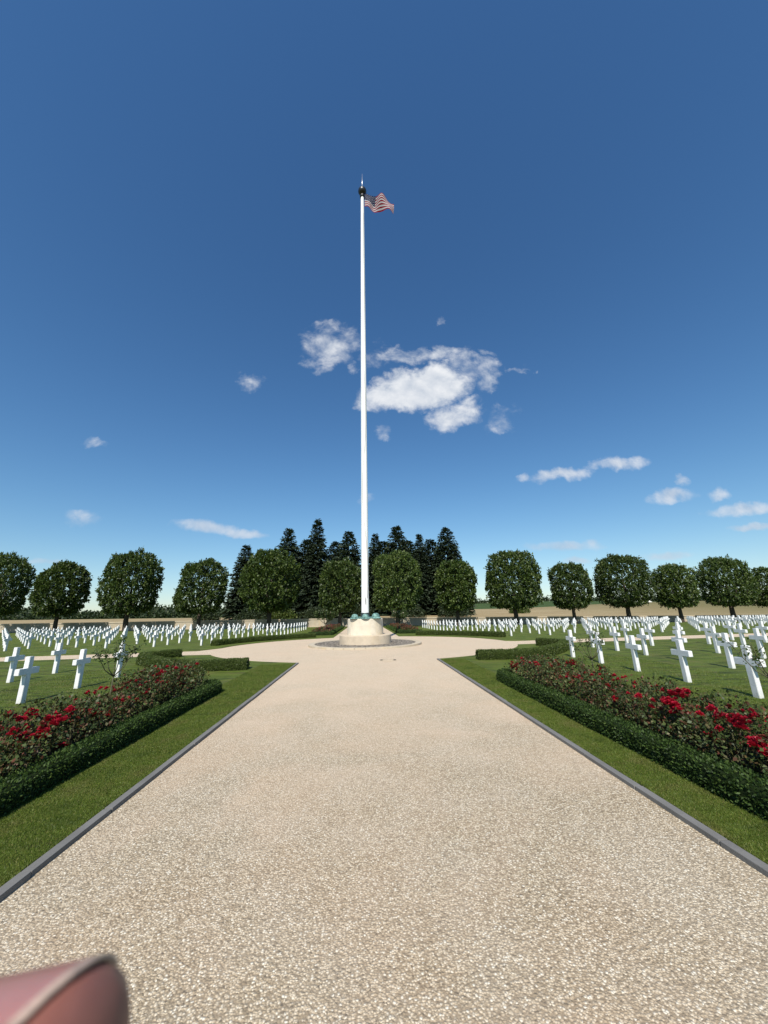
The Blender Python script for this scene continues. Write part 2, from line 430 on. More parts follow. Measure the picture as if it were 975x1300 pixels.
def mottle_blades():
    # turf colour varies from place to place: straw-coloured dry spots, darker lush ones
    t = MATS['blade'].node_tree
    hv = [n for n in t.nodes if n.type == 'HUE_SAT'][0]; b = [n for n in t.nodes if n.type == 'BSDF_PRINCIPLED'][0]
    g = t.nodes.new('ShaderNodeNewGeometry'); nz = t.nodes.new('ShaderNodeTexNoise'); nz.inputs['Scale'].default_value = 1.9; nz.inputs['Detail'].default_value = 6; nz.inputs['Roughness'].default_value = .65
    t.links.new(g.outputs['Position'], nz.inputs['Vector'])
    last = hv.outputs[0]
    for lo, hi, col, amt in ((.52, .68, (.20, .165, .06), .55), (.48, .33, (.035, .062, .010), .6)):
        mr = t.nodes.new('ShaderNodeMapRange'); mr.inputs['From Min'].default_value = lo; mr.inputs['From Max'].default_value = hi; mr.inputs['To Max'].default_value = amt
        t.links.new(nz.outputs[0], mr.inputs['Value'])
        m = t.nodes.new('ShaderNodeMix'); m.data_type = 'RGBA'; m.inputs[7].default_value = (*col, 1)
        t.links.new(mr.outputs[0], m.inputs[0]); t.links.new(last, m.inputs[6]); last = m.outputs[2]
    t.links.new(last, b.inputs['Base Color'])
mottle_blades()
def core(name, c):
    k = NT(name); f = k.noise(k.coord(), 9, 5, .7)
    k.base(k.ramp(f, [(.35, tuple(x * .6 for x in c)), (.65, tuple(x * 1.4 for x in c))]), .9, .1); k.bump(f, .8, .05)
core('box_core', (.014, .024, .007)); core('privet_core', (.024, .034, .008))

# ------------------------------------------------------------------ mesh helpers
def tag(o, label=None, cat=None, group=None, kind=None):
    if label: o['label'] = label
    if cat: o['category'] = cat
    if group: o['group'] = group
    if kind: o['kind'] = kind
    return o
def link(name, me, mat=None, parent=None, loc=None):
    o = bpy.data.objects.new(name, me); COL.objects.link(o)
    if mat and not me.materials: me.materials.append(MATS[mat])
    if parent: o.parent = parent
    if loc is not None: o.location = loc
    return o
def bm_obj(name, bm, mat, parent=None, smooth=False, loc=None, bevel=0):
    if bevel:
        bmesh.ops.bevel(bm, geom=[e for e in bm.edges if e.calc_face_angle(0) > .6], offset=bevel, segments=2, affect='EDGES', profile=.7)
    me = bpy.data.meshes.new(name); bm.normal_update(); bm.to_mesh(me); bm.free()
    if smooth: me.polygons.foreach_set('use_smooth', [True] * len(me.polygons))
    return link(name, me, mat, parent, loc)
def empty(name, loc, label, cat, group=None):
    o = bpy.data.objects.new(name, None); o.empty_display_size = .2; COL.objects.link(o); o.location = loc
    return tag(o, label, cat, group)
def box(bm, c, s, rot=0):
    r = bmesh.ops.create_cube(bm, size=1)
    M4 = Matrix.Translation(c) @ Matrix.Rotation(rot, 4, 'Z') @ Matrix.Diagonal((*s, 1))
    bmesh.ops.transform(bm, matrix=M4, verts=r['verts']); return r['verts']
def lathe(bm, prof, n=48, c=(0, 0)):
    rings = []
    for r, z in prof:
        if r < 1e-5: rings.append([bm.verts.new((c[0], c[1], z))])
        else: rings.append([bm.verts.new((c[0] + r * math.cos(2 * PI * i / n), c[1] + r * math.sin(2 * PI * i / n), z)) for i in range(n)])
    for a, b in zip(rings, rings[1:]):
        for i in range(n):
            j = (i + 1) % n
            if len(a) == 1 and len(b) == 1: continue
            if len(a) == 1: bm.faces.new((a[0], b[j], b[i])) if False else bm.faces.new((a[0], b[i], b[j]))
            elif len(b) == 1: bm.faces.new((a[i], a[j], b[0]))
            else: bm.faces.new((a[i], a[j], b[j], b[i]))
    bmesh.ops.recalc_face_normals(bm, faces=bm.faces[:])
def tube(bm, pts, radii, n=7):
    pts = [Vector(p) for p in pts]
    prev = None; rings = []
    for i, p in enumerate(pts):
        d = (pts[min(i + 1, len(pts) - 1)] - pts[max(i - 1, 0)]).normalized()
        a = d.orthogonal().normalized() if prev is None else (prev - d * prev.dot(d)).normalized()
        prev = a; b = d.cross(a)
        rings.append([bm.verts.new(p + (a * math.cos(2 * PI * k / n) + b * math.sin(2 * PI * k / n)) * radii[i]) for k in range(n)])
    for A, B in zip(rings, rings[1:]):
        for k in range(n): bm.faces.new((A[k], A[(k + 1) % n], B[(k + 1) % n], B[k]))
    bm.faces.new(rings[0][::-1]); bm.faces.new(rings[-1])
def np_mesh(name, V, F, smooth=False):
    """V (n,3), F (m,k)"""
    me = bpy.data.meshes.new(name)
    V = np.asarray(V, np.float32); F = np.asarray(F, np.int32); k = F.shape[1]
    me.vertices.add(len(V)); me.vertices.foreach_set('co', V.ravel())
    me.loops.add(F.size); me.loops.foreach_set('vertex_index', F.ravel())
    me.polygons.add(len(F)); me.polygons.foreach_set('loop_start', np.arange(0, F.size, k, dtype=np.int32))
    if smooth: me.polygons.foreach_set('use_smooth', np.ones(len(F), bool))
    me.update(calc_edges=True); return me
def unit(a): return a / np.maximum(np.linalg.norm(a, axis=1, keepdims=True), 1e-9)
def cards(C, A, Nn, L, W, fold=.18):
    """leaf shapes: base C, long axis A, normal Nn, length L, width W -> verts, quads"""
    A = unit(A); B = unit(np.cross(A, Nn)); Nn = np.cross(B, A)
    L = np.broadcast_to(L, len(C))[:, None]; W = np.broadcast_to(W, len(C))[:, None]
    v0 = C; v1 = C + A * L * .45 + B * W * .5 + Nn * W * fold
    v2 = C + A * L; v3 = C + A * L * .45 - B * W * .5 + Nn * W * fold
    V = np.stack([v0, v1, v2, v3], 1).reshape(-1, 3)
    F = np.arange(len(V)).reshape(-1, 4)
    return V, F
def join_np(parts):
    Vs, Fs, o = [], [], 0
    for V, F in parts:
        Vs.append(V); Fs.append(F + o); o += len(V)
    return np.concatenate(Vs), np.concatenate(Fs)
def copy_to(src, parent=None, loc=None, rz=None, scale=None):
    c = src.copy(); COL.objects.link(c)
    for k in list(c.keys()):
        if k in ('label', 'group', 'category', 'kind'): pass
    if parent is not None: c.parent = parent
    if loc is not None: c.location = loc
    if rz is not None: c.rotation_euler = (0, 0, rz)
    if scale is not None: c.scale = scale if hasattr(scale, '__len__') else (scale,) * 3
    return c

# ------------------------------------------------------------------ ground
def far_z(X, Y):
    """fields behind the cemetery"""
    zw = zt(X, 66) + (.8 if X < 0 else 1.15 - min(1, X / 70) * .4)
    u = X / Y
    z180 = 1.75 + (1.7 * sstep(.35, .8, u)) if u > 0 else -.15 + 1.75 * min(1, -u / 1.1)
    z = zw + (z180 - zw) * sstep(66, 180, Y)
    z += 5.2 * math.exp(-((u - .42) / .34) ** 2) * sstep(175, 340, Y)
    return z - sstep(345, 800, Y) * 4
def sheet(name, xs_of_y, ys, zf, mat, nx=60):
    V, F = [], []
    for y in ys:
        x0, x1 = xs_of_y(y)
        for i in range(nx + 1):
            x = x0 + (x1 - x0) * i / nx
            V.append((x, y, zf(x, y)))
    w = nx + 1
    for r in range(len(ys) - 1):
        for i in range(nx):
            a = r * w + i; F.append((a, a + 1, a + w + 1, a + w))
    return tag(link(name, np_mesh(name, V, F, True), mat), kind='structure')
g = sheet('ground', lambda y: (-4000, 4000), [-4000, -1500, -400, -60, 0, 60, 66, 400, 1500, 4500], lambda x, y: -3.0 if y <= 66 else -3.2, 'far_ground', 20)
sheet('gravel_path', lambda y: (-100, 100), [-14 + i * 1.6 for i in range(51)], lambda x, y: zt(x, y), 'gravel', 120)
sheet('stubble_field', lambda y: (-60 - y * 1.5, 60 + y * 1.5), [66.3 + i * 4 for i in range(29)] + [180], far_z, 'stubble', 90)
sheet('crop_field', lambda y: (-60 - y * 1.5, 60 + y * 1.5), [179.8, 190, 205, 220, 240, 260, 280, 300, 320, 340, 370, 420, 500, 700, 1200, 2500], far_z, 'crop', 90)

def drape(name, outline, dz, mat, skirt=.1, cell=3.0, label=None):
    bm = bmesh.new()
    bm.faces.new([bm.verts.new((x, y, 0)) for x, y in outline])
    xs = [p[0] for p in outline]; ys = [p[1] for p in outline]
    for lo, hi, nrm in ((min(xs), max(xs), (1, 0, 0)), (min(ys), max(ys), (0, 1, 0))):
        c = lo + cell
        while c < hi:
            bmesh.ops.bisect_plane(bm, geom=bm.verts[:] + bm.edges[:] + bm.faces[:], plane_co=Vector(nrm) * c, plane_no=nrm, dist=1e-4)
            c += cell if c < 45 else cell * 2
    bm.normal_update()
    for f in bm.faces:
        if f.normal.z < 0: f.normal_flip()
    for v in bm.verts: v.co.z = zt(v.co.x, v.co.y) + dz
    be = [e for e in bm.edges if len(e.link_faces) == 1]
    r = bmesh.ops.extrude_edge_only(bm, edges=be)
    for v in [x for x in r['geom'] if isinstance(x, bmesh.types.BMVert)]: v.co.z -= skirt
    bmesh.ops.recalc_face_normals(bm, faces=bm.faces[:])
    return tag(bm_obj(name, bm, mat), kind='structure')
def arc(R, a0, a1, n=28, c=(AXC, PLY)):
    return [(c[0] + R * math.cos(a0 + (a1 - a0) * i / n), c[1] + R * math.sin(a0 + (a1 - a0) * i / n)) for i in range(n + 1)]
RP = 8.7
def cross_y(x): return 21.75 + .072 * x            # centre line of the cross path
HW = 1.33
# near right
def pathang(x, sgn): return math.asin(max(-1, min(1, (x - AXC) / RP)))
kR, kL = PR + .11, PL - .11
a0 = math.atan2(-math.sqrt(RP ** 2 - (kR - AXC) ** 2), kR - AXC)
a1 = math.atan2(20.95 - PLY, 1) ; a1 = -math.asin((PLY - 21.0) / RP)
drape('lawn', [(kR, -12), (95, -12), (95, cross_y(95) - HW)] + [(9.2, cross_y(9.2) - HW)] + arc(RP, a1, a0), .03, 'lawn_grass')
b0 = math.atan2(-math.sqrt(RP ** 2 - (kL - AXC) ** 2), kL - AXC)
b1 = -PI + math.asin((PLY - 19.7) / RP)
drape('lawn', [(kL, -12)] + arc(RP, b0, b1) + [(-8.6, cross_y(-8.6) - HW), (-95, cross_y(-95) - HW), (-95, -12)], .03, 'lawn_grass')
c0 = math.asin(.02 / RP); c1 = math.atan2(math.sqrt(RP ** 2 - (PR - AXC) ** 2), PR - AXC)
drape('lawn', [(9.4, cross_y(9.4) + HW), (95, cross_y(95) + HW), (95, 64), (PR, 64)] + arc(RP, c1, .03), .03, 'lawn_grass')
d1 = math.atan2(math.sqrt(RP ** 2 - (PL - AXC) ** 2), PL - AXC)
drape('lawn', arc(RP, PI - .03, d1) + [(PL, 64), (-95, 64), (-95, cross_y(-95) + HW), (-9.3, cross_y(-9.3) + HW)], .03, 'lawn_grass')

# kerbs along the path: stone lengths with open joints
def kerb(x0, x1, y0, y1):
    bm = bmesh.new(); y = y0
    while y < y1:
        L = random.uniform(.92, 1.0)
        L = min(L, y1 - y)
        cz = zt((x0 + x1) / 2, y + L / 2)
        vs = box(bm, ((x0 + x1) / 2 + random.uniform(-.004, .004), y + L / 2, cz - .008 + random.uniform(-.004, .004)), (x1 - x0, L - .012, .10))
        y += L
    return tag(bm_obj('kerb', bm, 'kerb_stone', bevel=.006), kind='structure')
kerb(PR + .005, PR + .085, -6, 15.55)
kerb(PL - .085, PL - .005, -6, 15.5)

# soil strip in the kerb gap, kept dark to draw the turf's shadow line
drape('soil', [(PR + .08, -6), (PR + .135, -6), (PR + .135, 15.6), (PR + .08, 15.6)], .006, 'soil', skirt=.02)
drape('soil', [(PL - .135, -6), (PL - .08, -6), (PL - .08, 15.5), (PL - .135, 15.5)], .006, 'soil', skirt=.02)
# ------------------------------------------------------------------ grass blades (countless)
def blades(regions, name='grass'):
    Cs, As, Ns, Ls, Ws = [], [], [], [], []
    for x0, x1, y0, y1, dens, hh in regions:
        n = int((x1 - x0) * (y1 - y0) * dens)
        x = rng.uniform(x0, x1, n); y = rng.uniform(y0, y1, n)
        z = np.array([zt(a, b) for a, b in zip(x, y)]) + .028
        Cs.append(np.stack([x, y, z], 1))
        a = rng.normal(0, .55, (n, 3)); a[:, 2] = 1; As.append(a)
        Ns.append(rng.normal(0, 1, (n, 3))); Ls.append(rng.uniform(.4, 1.0, n) * hh); Ws.append(np.full(n, .0020) * (1 + y * .18))
    C = np.concatenate(Cs); A = unit(np.concatenate(As)); Nn = np.concatenate(Ns); L = np.concatenate(Ls)[:, None]; W = np.concatenate(Ws)[:, None]
    B = unit(np.cross(A, Nn))
    V = np.stack([C - B * W, C + B * W, C + A * L], 1).reshape(-1, 3)
    return tag(link(name, np_mesh(name, V, np.arange(len(V)).reshape(-1, 3)), 'blade'), kind='stuff')
blades([(2.965, 3.60, 2.3, 7.5, 20000, .024), (2.965, 3.9, 7.5, 15.3, 8000, .028), (-3.60, -2.625, 2.3, 7.5, 20000, .024), (-3.9, -2.625, 7.5, 15.2, 8000, .028),
        (5.3, 9, 3.8, 9, 1500, .04), (5.3, 10, 9, 15, 500, .045), (-9, -5.3, 4.6, 9, 1500, .04), (-10, -5.3, 9, 15, 500, .045)])

# ------------------------------------------------------------------ hedges
def hedge(name, line, width, height, label, cat='hedge', leaf='box_leaf', corem='box_core', ls=.03, dens=2600, seed=1, group=None, base_gap=.02):
    """clipped hedge along a poly-line of its centre; rectangular section, slightly uneven, clothed in leaves"""
    r = np.random.default_rng(seed)
    P = [Vector((x, y, 0)) for x, y in line]
    pts = []
    for a, b in zip(P, P[1:]):
        n = max(1, int((b - a).length / .15))
        pts += [a.lerp(b, i / n) for i in range(n)]
    pts.append(P[-1])
    sec = [(-.5, 0), (-.52, .3), (-.5, .72), (-.44, .97), (-.2, 1.0), (.2, 1.0), (.44, .97), (.5, .72), (.52, .3), (.5, 0)]
    V, F = [], []
    ns = len(sec)
    frames = []
    for i, p in enumerate(pts):
        d = (pts[min(i + 1, len(pts) - 1)] - pts[max(0, i - 1)]).normalized()
        nrm = Vector((d.y, -d.x, 0))
        frames.append((p, d, nrm))
        wv = 1 + .05 * math.sin(i * .37 + seed) + r.normal(0, .02); hv = 1 + .03 * math.sin(i * .23 + 2 * seed) + r.normal(0, .015)
        for a, b in sec:
            q = p + nrm * a * width * .9 * wv
            V.append((q.x, q.y, zt(q.x, q.y) + .02 + b * height * .93 * hv))
    for i in range(len(pts) - 1):
        for k in range(ns - 1):
            a = i * ns + k; F.append((a, a + 1, a + ns + 1, a + ns))
    V = np.array(V); F = np.array(F)
    # end caps as fans of quads
    caps = []
    for s in (0, (len(pts) - 1) * ns):
        for k in range(ns // 2 - 1): caps.append((s + k, s + k + 1, s + ns - 2 - k, s + ns - 1 - k))
    F = np.concatenate([F, np.array(caps)])
    me_core = np_mesh(name, V, F, True)
    body = link(name, me_core, corem)
    tag(body, label, cat, group)
    # leaves
    tris = V[F]; e1 = tris[:, 1] - tris[:, 0]; e2 = tris[:, 3] - tris[:, 0]
    nr = np.cross(e1, e2); ar = np.linalg.norm(nr, axis=1)
    cen = V.mean(0)
    n = int(ar.sum() * dens)
    idx = r.choice(len(F), n, p=ar / ar.sum())
    a, b = r.random((n, 1)), r.random((n, 1))
    C = (tris[idx, 0] * (1 - a) + tris[idx, 1] * a) * (1 - b) + (tris[idx, 3] * (1 - a) + tris[idx, 2] * a) * b
    nn = unit(nr[idx])
    # outward: away from the hedge's own middle line
    mid = np.array([[f[0].x, f[0].y] for f in frames])
    ci = np.argmin(((C[:, None, :2] - mid[None, ::4]) ** 2).sum(2), 1) if len(C) * len(mid) < 4e7 else np.zeros(len(C), int)
    out = C.copy(); out[:, :2] -= mid[::4][ci]; out[:, 2] -= height * .45 + np.array([zt(x, y) for x, y in mid[::4]])[ci]
    sg = np.sign((nn * out).sum(1, keepdims=True)); sg[sg == 0] = 1; nn = nn * sg
    A = unit(nn * .55 + r.normal(0, .6, (n, 3)) + np.array([0, 0, .25]))
    Vl, Fl = cards(C + nn * r.uniform(-.2, .5, (n, 1)) * ls, A, nn + r.normal(0, .5, (n, 3)), r.uniform(.7, 1.4, n) * ls, r.uniform(.5, .8, n) * ls)
    lf = link('foliage', np_mesh('foliage', Vl, Fl), leaf, body)
    return body

hedge('box_hedge', [(3.72, 2.2), (3.72, 10.55), (3.95, 10.85)], .34, .265, 'long low dark box hedge edging the right red rose bed by the path', seed=3, dens=3000)
hedge('box_hedge', [(-3.72, 2.6), (-3.72, 10.2), (-3.95, 10.45)], .34, .265, 'long low dark box hedge edging the left red rose bed by the path', seed=4, dens=3000)
hr = [(4.35, 15.0), (6.5, 14.85)] + [(AXC + 10.95 * math.cos(t), PLY + 10.95 * math.sin(t)) for t in np.radians([-50, -44, -38, -32, -26])]
hedge('low_hedge', hr, .5, .36, 'bright green clipped hedge curving across the lawn behind the right rose bed', leaf='privet_leaf', corem='privet_core', seed=5, dens=2000, ls=.036)
hedge('low_hedge', [(9.75, 18.95), (9.15, 20.05)], .5, .36, 'short dark hedge piece beside the cross path at the right lawn tip', leaf='privet_leaf', corem='privet_core', seed=6, dens=2000, ls=.036)
hl = [(-4.1, 14.2), (-5.9, 14.0), (-7.6, 15.1), (-8.9, 16.5), (-9.7, 18.0)]
hedge('low_hedge', hl, .5, .36, 'bright green clipped hedge curving across the lawn behind the left rose bed', leaf='privet_leaf', corem='privet_core', seed=7, dens=2000, ls=.036)
hedge('low_hedge', [(-9.55, 18.3), (-8.75, 19.2)], .5, .36, 'short dark hedge piece beside the cross path at the left lawn tip', leaf='privet_leaf', corem='privet_core', seed=8, dens=2000, ls=.036)
def harc(R, a, b, n=14): return [(AXC + R * math.cos(math.radians(a + (b - a) * i / n)), PLY + R * math.sin(math.radians(a + (b - a) * i / n))) for i in range(n + 1)]
hedge('low_hedge', harc(10.3, 65, 19), .5, .36, 'low clipped hedge arc in front of the far right grave plot', leaf='privet_leaf', corem='privet_core', seed=9, dens=1400, ls=.042)
hedge('low_hedge', harc(10.1, 115, 168), .5, .36, 'low clipped hedge arc in front of the far left grave plot', leaf='privet_leaf', corem='privet_core', seed=10, dens=1400, ls=.042)
for s, cx in ((1, AXC + 4.1), (-1, AXC - 4.1)):
    side = 'right' if s > 0 else 'left'
    ln = [(cx - s * .85, 56), (cx - s * .85, 36.3), (cx + s * 1.2, 36.3)]
    hedge('box_hedge', ln, .4, .32, f'thin low box hedge round the distant red flower bed {side} of the plinth', seed=12 + s, dens=1000, ls=.045)

# ------------------------------------------------------------------ flower beds
def bed(x0, x1, y0, y1):
    o = drape('flower_bed', [(x0, y0), (x1, y0), (x1, y1), (x0, y1)], .045, 'soil', skirt=.08, cell=2)
    return o
bed(3.6, 5.15, 2.0, 10.8); bed(-5.15, -3.6, 2.4, 10.4)
bed(AXC + 3.3, AXC + 5.3, 36.4, 56); bed(AXC - 5.3, AXC - 3.3, 36.4, 56)

# rose heads, clusters and bushes
def rose_head(c, r, R):
    """one open double rose: overlapping curved petals"""
    parts = []
    for k, (n, tilt, rad) in enumerate(((5, .25, .35), (6, .75, .62), (8, 1.25, .95))):
        th = np.arange(n) * 2 * PI / n + R.uniform(0, 3)
        out = np.stack([np.cos(th), np.sin(th), np.zeros(n)], 1)
        A = out * math.sin(tilt) + np.array([0, 0, 1]) * math.cos(tilt)
        Nn = out * -math.cos(tilt) + np.array([0, 0, 1]) * math.sin(tilt)
        base = np.array(c) + out * r * rad * .25
        parts.append(cards(base, A + R.normal(0, .12, (n, 3)), Nn, r * R.uniform(.8, 1.1, n) * (1 - .1 * k), r * R.uniform(.85, 1.1, n), .25))
    return parts
def cluster_mesh(name, n, rad, hr_, seed):
    R = np.random.default_rng(seed); parts = []
    for i in range(n):
        if i == 0: p = np.zeros(3)
        else:
            v = R.normal(0, 1, 3); v[2] *= .6; v /= np.linalg.norm(v); p = v * rad * R.uniform(.55, 1)
        parts += rose_head(p, hr_ * R.uniform(.8, 1.15), R)
    V, F = join_np(parts)
    return np_mesh(name, V, F)
BIG = [cluster_mesh('bloom_cluster', 15, .105, .052, 30 + i) for i in range(3)]
SML = [cluster_mesh('bloom_cluster', 6, .06, .045, 40 + i) for i in range(3)]
ONE = [cluster_mesh('bloom', 1, 0, .06, 50 + i) for i in range(2)]
for m in BIG + SML + ONE: m.materials.append(MATS['petal'])
FADED = [cluster_mesh('faded_bloom', 4, .05, .035, 60 + i) for i in range(2)]
for m in FADED: m.materials.append(MATS['faded_petal'])

def rose_bush_meshes(seed, hgt, rad, nleaf):
    R = np.random.default_rng(seed)
    bm = bmesh.new(); tips = []
    for i in range(9):
        a = R.uniform(0, 2 * PI); rr = rad * R.uniform(.35, 1.0); hz = hgt * R.uniform(.72, 1.08)
        p = [(0.03 * math.cos(a), .03 * math.sin(a), 0), (rr * .4 * math.cos(a), rr * .4 * math.sin(a), hz * .45), (rr * .8 * math.cos(a + .2), rr * .8 * math.sin(a + .2), hz * .8), (rr * math.cos(a + .3), rr * math.sin(a + .3), hz)]
        tube(bm, p, [.008, .006, .0045, .003], 5); tips.append(p)
    me_s = bpy.data.meshes.new('stems'); bm.normal_update(); bm.to_mesh(me_s); bm.free(); me_s.materials.append(MATS['green_bark'])
    n = nleaf
    # leaves fill a rounded, lumpy volume, thicker towards its outside
    d = unit(R.normal(0, 1, (n, 3))); rr = R.uniform(.35, 1, n)[:, None] ** .5
    lump = 1 + .22 * np.sin(d[:, :1] * 5 + seed) * np.cos(d[:, 1:2] * 4 + seed * 2) + .15 * np.sin(d[:, 2:3] * 7)
    C = d * rr * lump * np.array([rad, rad, hgt * .52]) + np.array([0, 0, hgt * .54])
    C[:, 2] = np.maximum(C[:, 2], .03)
    # some shoots standing out of the top
    k = int(n * .12)
    ti = R.integers(0, len(tips), k); tt = np.array([t[3] for t in tips])[ti]
    C[:k] = tt + R.normal(0, .045, (k, 3)) + np.array([0, 0, -.02])
    A = d * .7 + R.normal(0, .6, (n, 3)) + np.array([0, 0, .1])
    ls = R.uniform(.030, .062, n)
    V, F = cards(C, A, d * .4 + R.normal(0, .4, (n, 3)) + np.array([0, 0, .9]), ls, ls * .68)
    me = np_mesh('foliage', V, F); me.materials.append(MATS['rose_leaf'])
    return me, me_s
BUSH = [rose_bush_meshes(100 + i, (.50, .56, .62, .47)[i], (.36, .40, .42, .37)[i], 1150) for i in range(4)]

ORD = ['first', 'second', 'third', 'fourth', 'fifth', 'sixth', 'seventh', 'eighth', 'ninth', 'tenth', 'eleventh', 'twelfth', 'thirteenth', 'fourteenth', 'fifteenth', 'sixteenth', 'seventeenth', 'eighteenth', 'nineteenth', 'twentieth']
blR = [(4.0, 10.45, 0.40), (4.1, 10.06, 0.50), (4.0, 10.2, 0.36), (4.1, 9.29, 0.59), (4.5, 9.08, 0.63), (4.8, 8.97, 0.62), (4.9, 7.95, 0.62), (4.1, 7.45, 0.56), (4.5, 5.6, 0.62), (4.8, 5.78, 0.62), (4.1, 5.33, 0.61), (4.1, 5.21, 0.58), (4.1, 4.37, 0.6), (4.2, 4.52, 0.6), (4.1, 4.53, 0.62), (4.0, 4.61, 0.40), (4.6, 4.6, 0.6), (4.1, 4.24, 0.63), (4.1, 4.29, 0.56), (4.1, 4.08, 0.44), (4.1, 4.03, 0.4), (4.2, 4.72, 0.63), (4.0, 6.27, 0.40), (4.1, 8.51, 0.61)]
szR = [2, 1, 1, 1, 1, 2, 1, 1, 2, 1, 1, 2, 1, 1, 0, 1, 1, 1, 0, 2, 1, 0, 1, 0]
blL = [(-4.4, 5.5, 0.63), (-4.5, 5.77, 0.61), (-4.1, 5.63, 0.56), (-4.1, 5.21, 0.49), (-4.1, 5.07, 0.57), (-4.1, 5.45, 0.43), (-4.1, 5.51, 0.49), (-4.0, 5.72, 0.24), (-4.1, 5.91, 0.62), (-4.1, 6.51, 0.43), (-4.1, 6.79, 0.36), (-4.1, 7.49, 0.40), (-4.5, 8.31, 0.61), (-4.4, 8.95, 0.63), (-4.6, 9.89, 0.61), (-4.1, 8.59, 0.48), (-4.05, 9.1, 0.38), (-4.5, 8.8, 0.62), (-4.7, 5.67, 0.63), (-4.1, 6.41, 0.49)]
szL = [1, 1, 2, 1, 1, 2, 1, 1, 0, 1, 1, 0, 1, 2, 1, 1, 1, 1, 0, 1]
def rose_bed(sgn, ys, blooms, sizes, side, hfac):
    R = random.Random(11 + sgn)
    bushes = []
    for row, X in enumerate((4.2, 4.72)):
        vis = 0
        for k, y in enumerate(ys):
            loc = (sgn * (X + R.uniform(-.05, .05)), y + R.uniform(-.08, .08) + row * .22, 0.04 + zt(sgn * X, y))
            where = 'row by the hedge' if row == 0 else 'row by the lawn'
            b = empty('rose_bush', loc, f'bushy red rose, {side} bed, {where}, {ORD[k]} from the flagpole', 'rose bush', f'rose bushes in the {side} bed')
            s = R.uniform(.9, 1.12) * hfac(y, row)
            b.rotation_euler = (0, 0, R.uniform(0, 6.28)); b.scale = (1.0 * (.8 + .2 * s), 1.0 * (.8 + .2 * s), s)
            mf, ms = BUSH[R.randrange(4)]
            link('foliage', mf, None, b); link('stems', ms, None, b)
            bushes.append(b)
    bpy.context.view_layer.update()
    def add(me, nm, p, sc, rz):
        b = min(bushes, key=lambda q: (q.location.x - p[0]) ** 2 + (q.location.y - p[1]) ** 2)
        o = link(nm, me, None, b)
        o.matrix_parent_inverse = b.matrix_world.inverted()
        o.location = p; o.scale = (sc,) * 3; o.rotation_euler = (R.uniform(-.5, .2), R.uniform(-.3, .3), rz)
    for p, s in zip(blooms, sizes):
        add((SML, SML, BIG)[s][R.randrange(3)] if s else ONE[R.randrange(2)], 'bloom_cluster' if s else 'bloom', (p[0], p[1], p[2] + .02), R.uniform(.85, 1.05) * (1.0 if s else 1.2), R.uniform(0, 6))
    # small lesser blooms and spent heads all over
    for i in range(120):
        y = R.uniform(min(ys), max(ys)); x = sgn * R.uniform(3.95, 5.0); row = 0 if abs(x) < 4.5 else 1
        h = .50 * hfac(y, row) * R.uniform(.85, 1.12)
        if R.random() < .6: add(ONE[R.randrange(2)], 'bloom', (x, y, h + .05), R.uniform(.5, .95), R.uniform(0, 6))
        else: add(FADED[R.randrange(2)], 'faded_bloom', (x, y, h + .03), R.uniform(.6, 1.0), R.uniform(0, 6))
rose_bed(1, [10.25 - .53 * k for k in range(16)], blR, szR, 'right', lambda y, row: 1.0 + .06 * row)
rose_bed(-1, [9.85 - .53 * k for k in range(14)], blL, szL, 'left', lambda y, row: 1.02 + .28 * sstep(8.0, 8.9, y) + .05 * row)

# distant beds of red flowers by the axis path: too dense to count -> one mass each
for s in (1, -1):
    R = np.random.default_rng(77 + s); n = 9000
    C = np.stack([AXC + s * R.uniform(3.5, 5.1, n), R.uniform(36.7, 55.5, n), np.zeros(n)], 1)
    C[:, 2] = [zt(a, b) for a, b in C[:, :2]]
    C[:, 2] += R.uniform(.05, 1, n) ** .6 * (.50 + .1 * np.sin(C[:, 1] * 2.1))
    V, F = cards(C, R.normal(0, 1, (n, 3)) + np.array([0, -.3, .4]), R.normal(0, 1, (n, 3)), R.uniform(.06, .12, n), .08)
    o = link('rose_bed_foliage', np_mesh('rose_bed_foliage', V[:len(V)], F), 'rose_leaf'); tag(o, kind='stuff')
    k = 1800
    C2 = C[:k].copy(); C2[:, 2] += .06
    V, F = cards(C2, R.normal(0, 1, (k, 3)), R.normal(0, 1, (k, 3)) + np.array([0, -1, .5]), R.uniform(.07, .13, k), .09)
    o = link('red_flowers', np_mesh('red_flowers', V, F), 'dark_petal'); tag(o, kind='stuff')

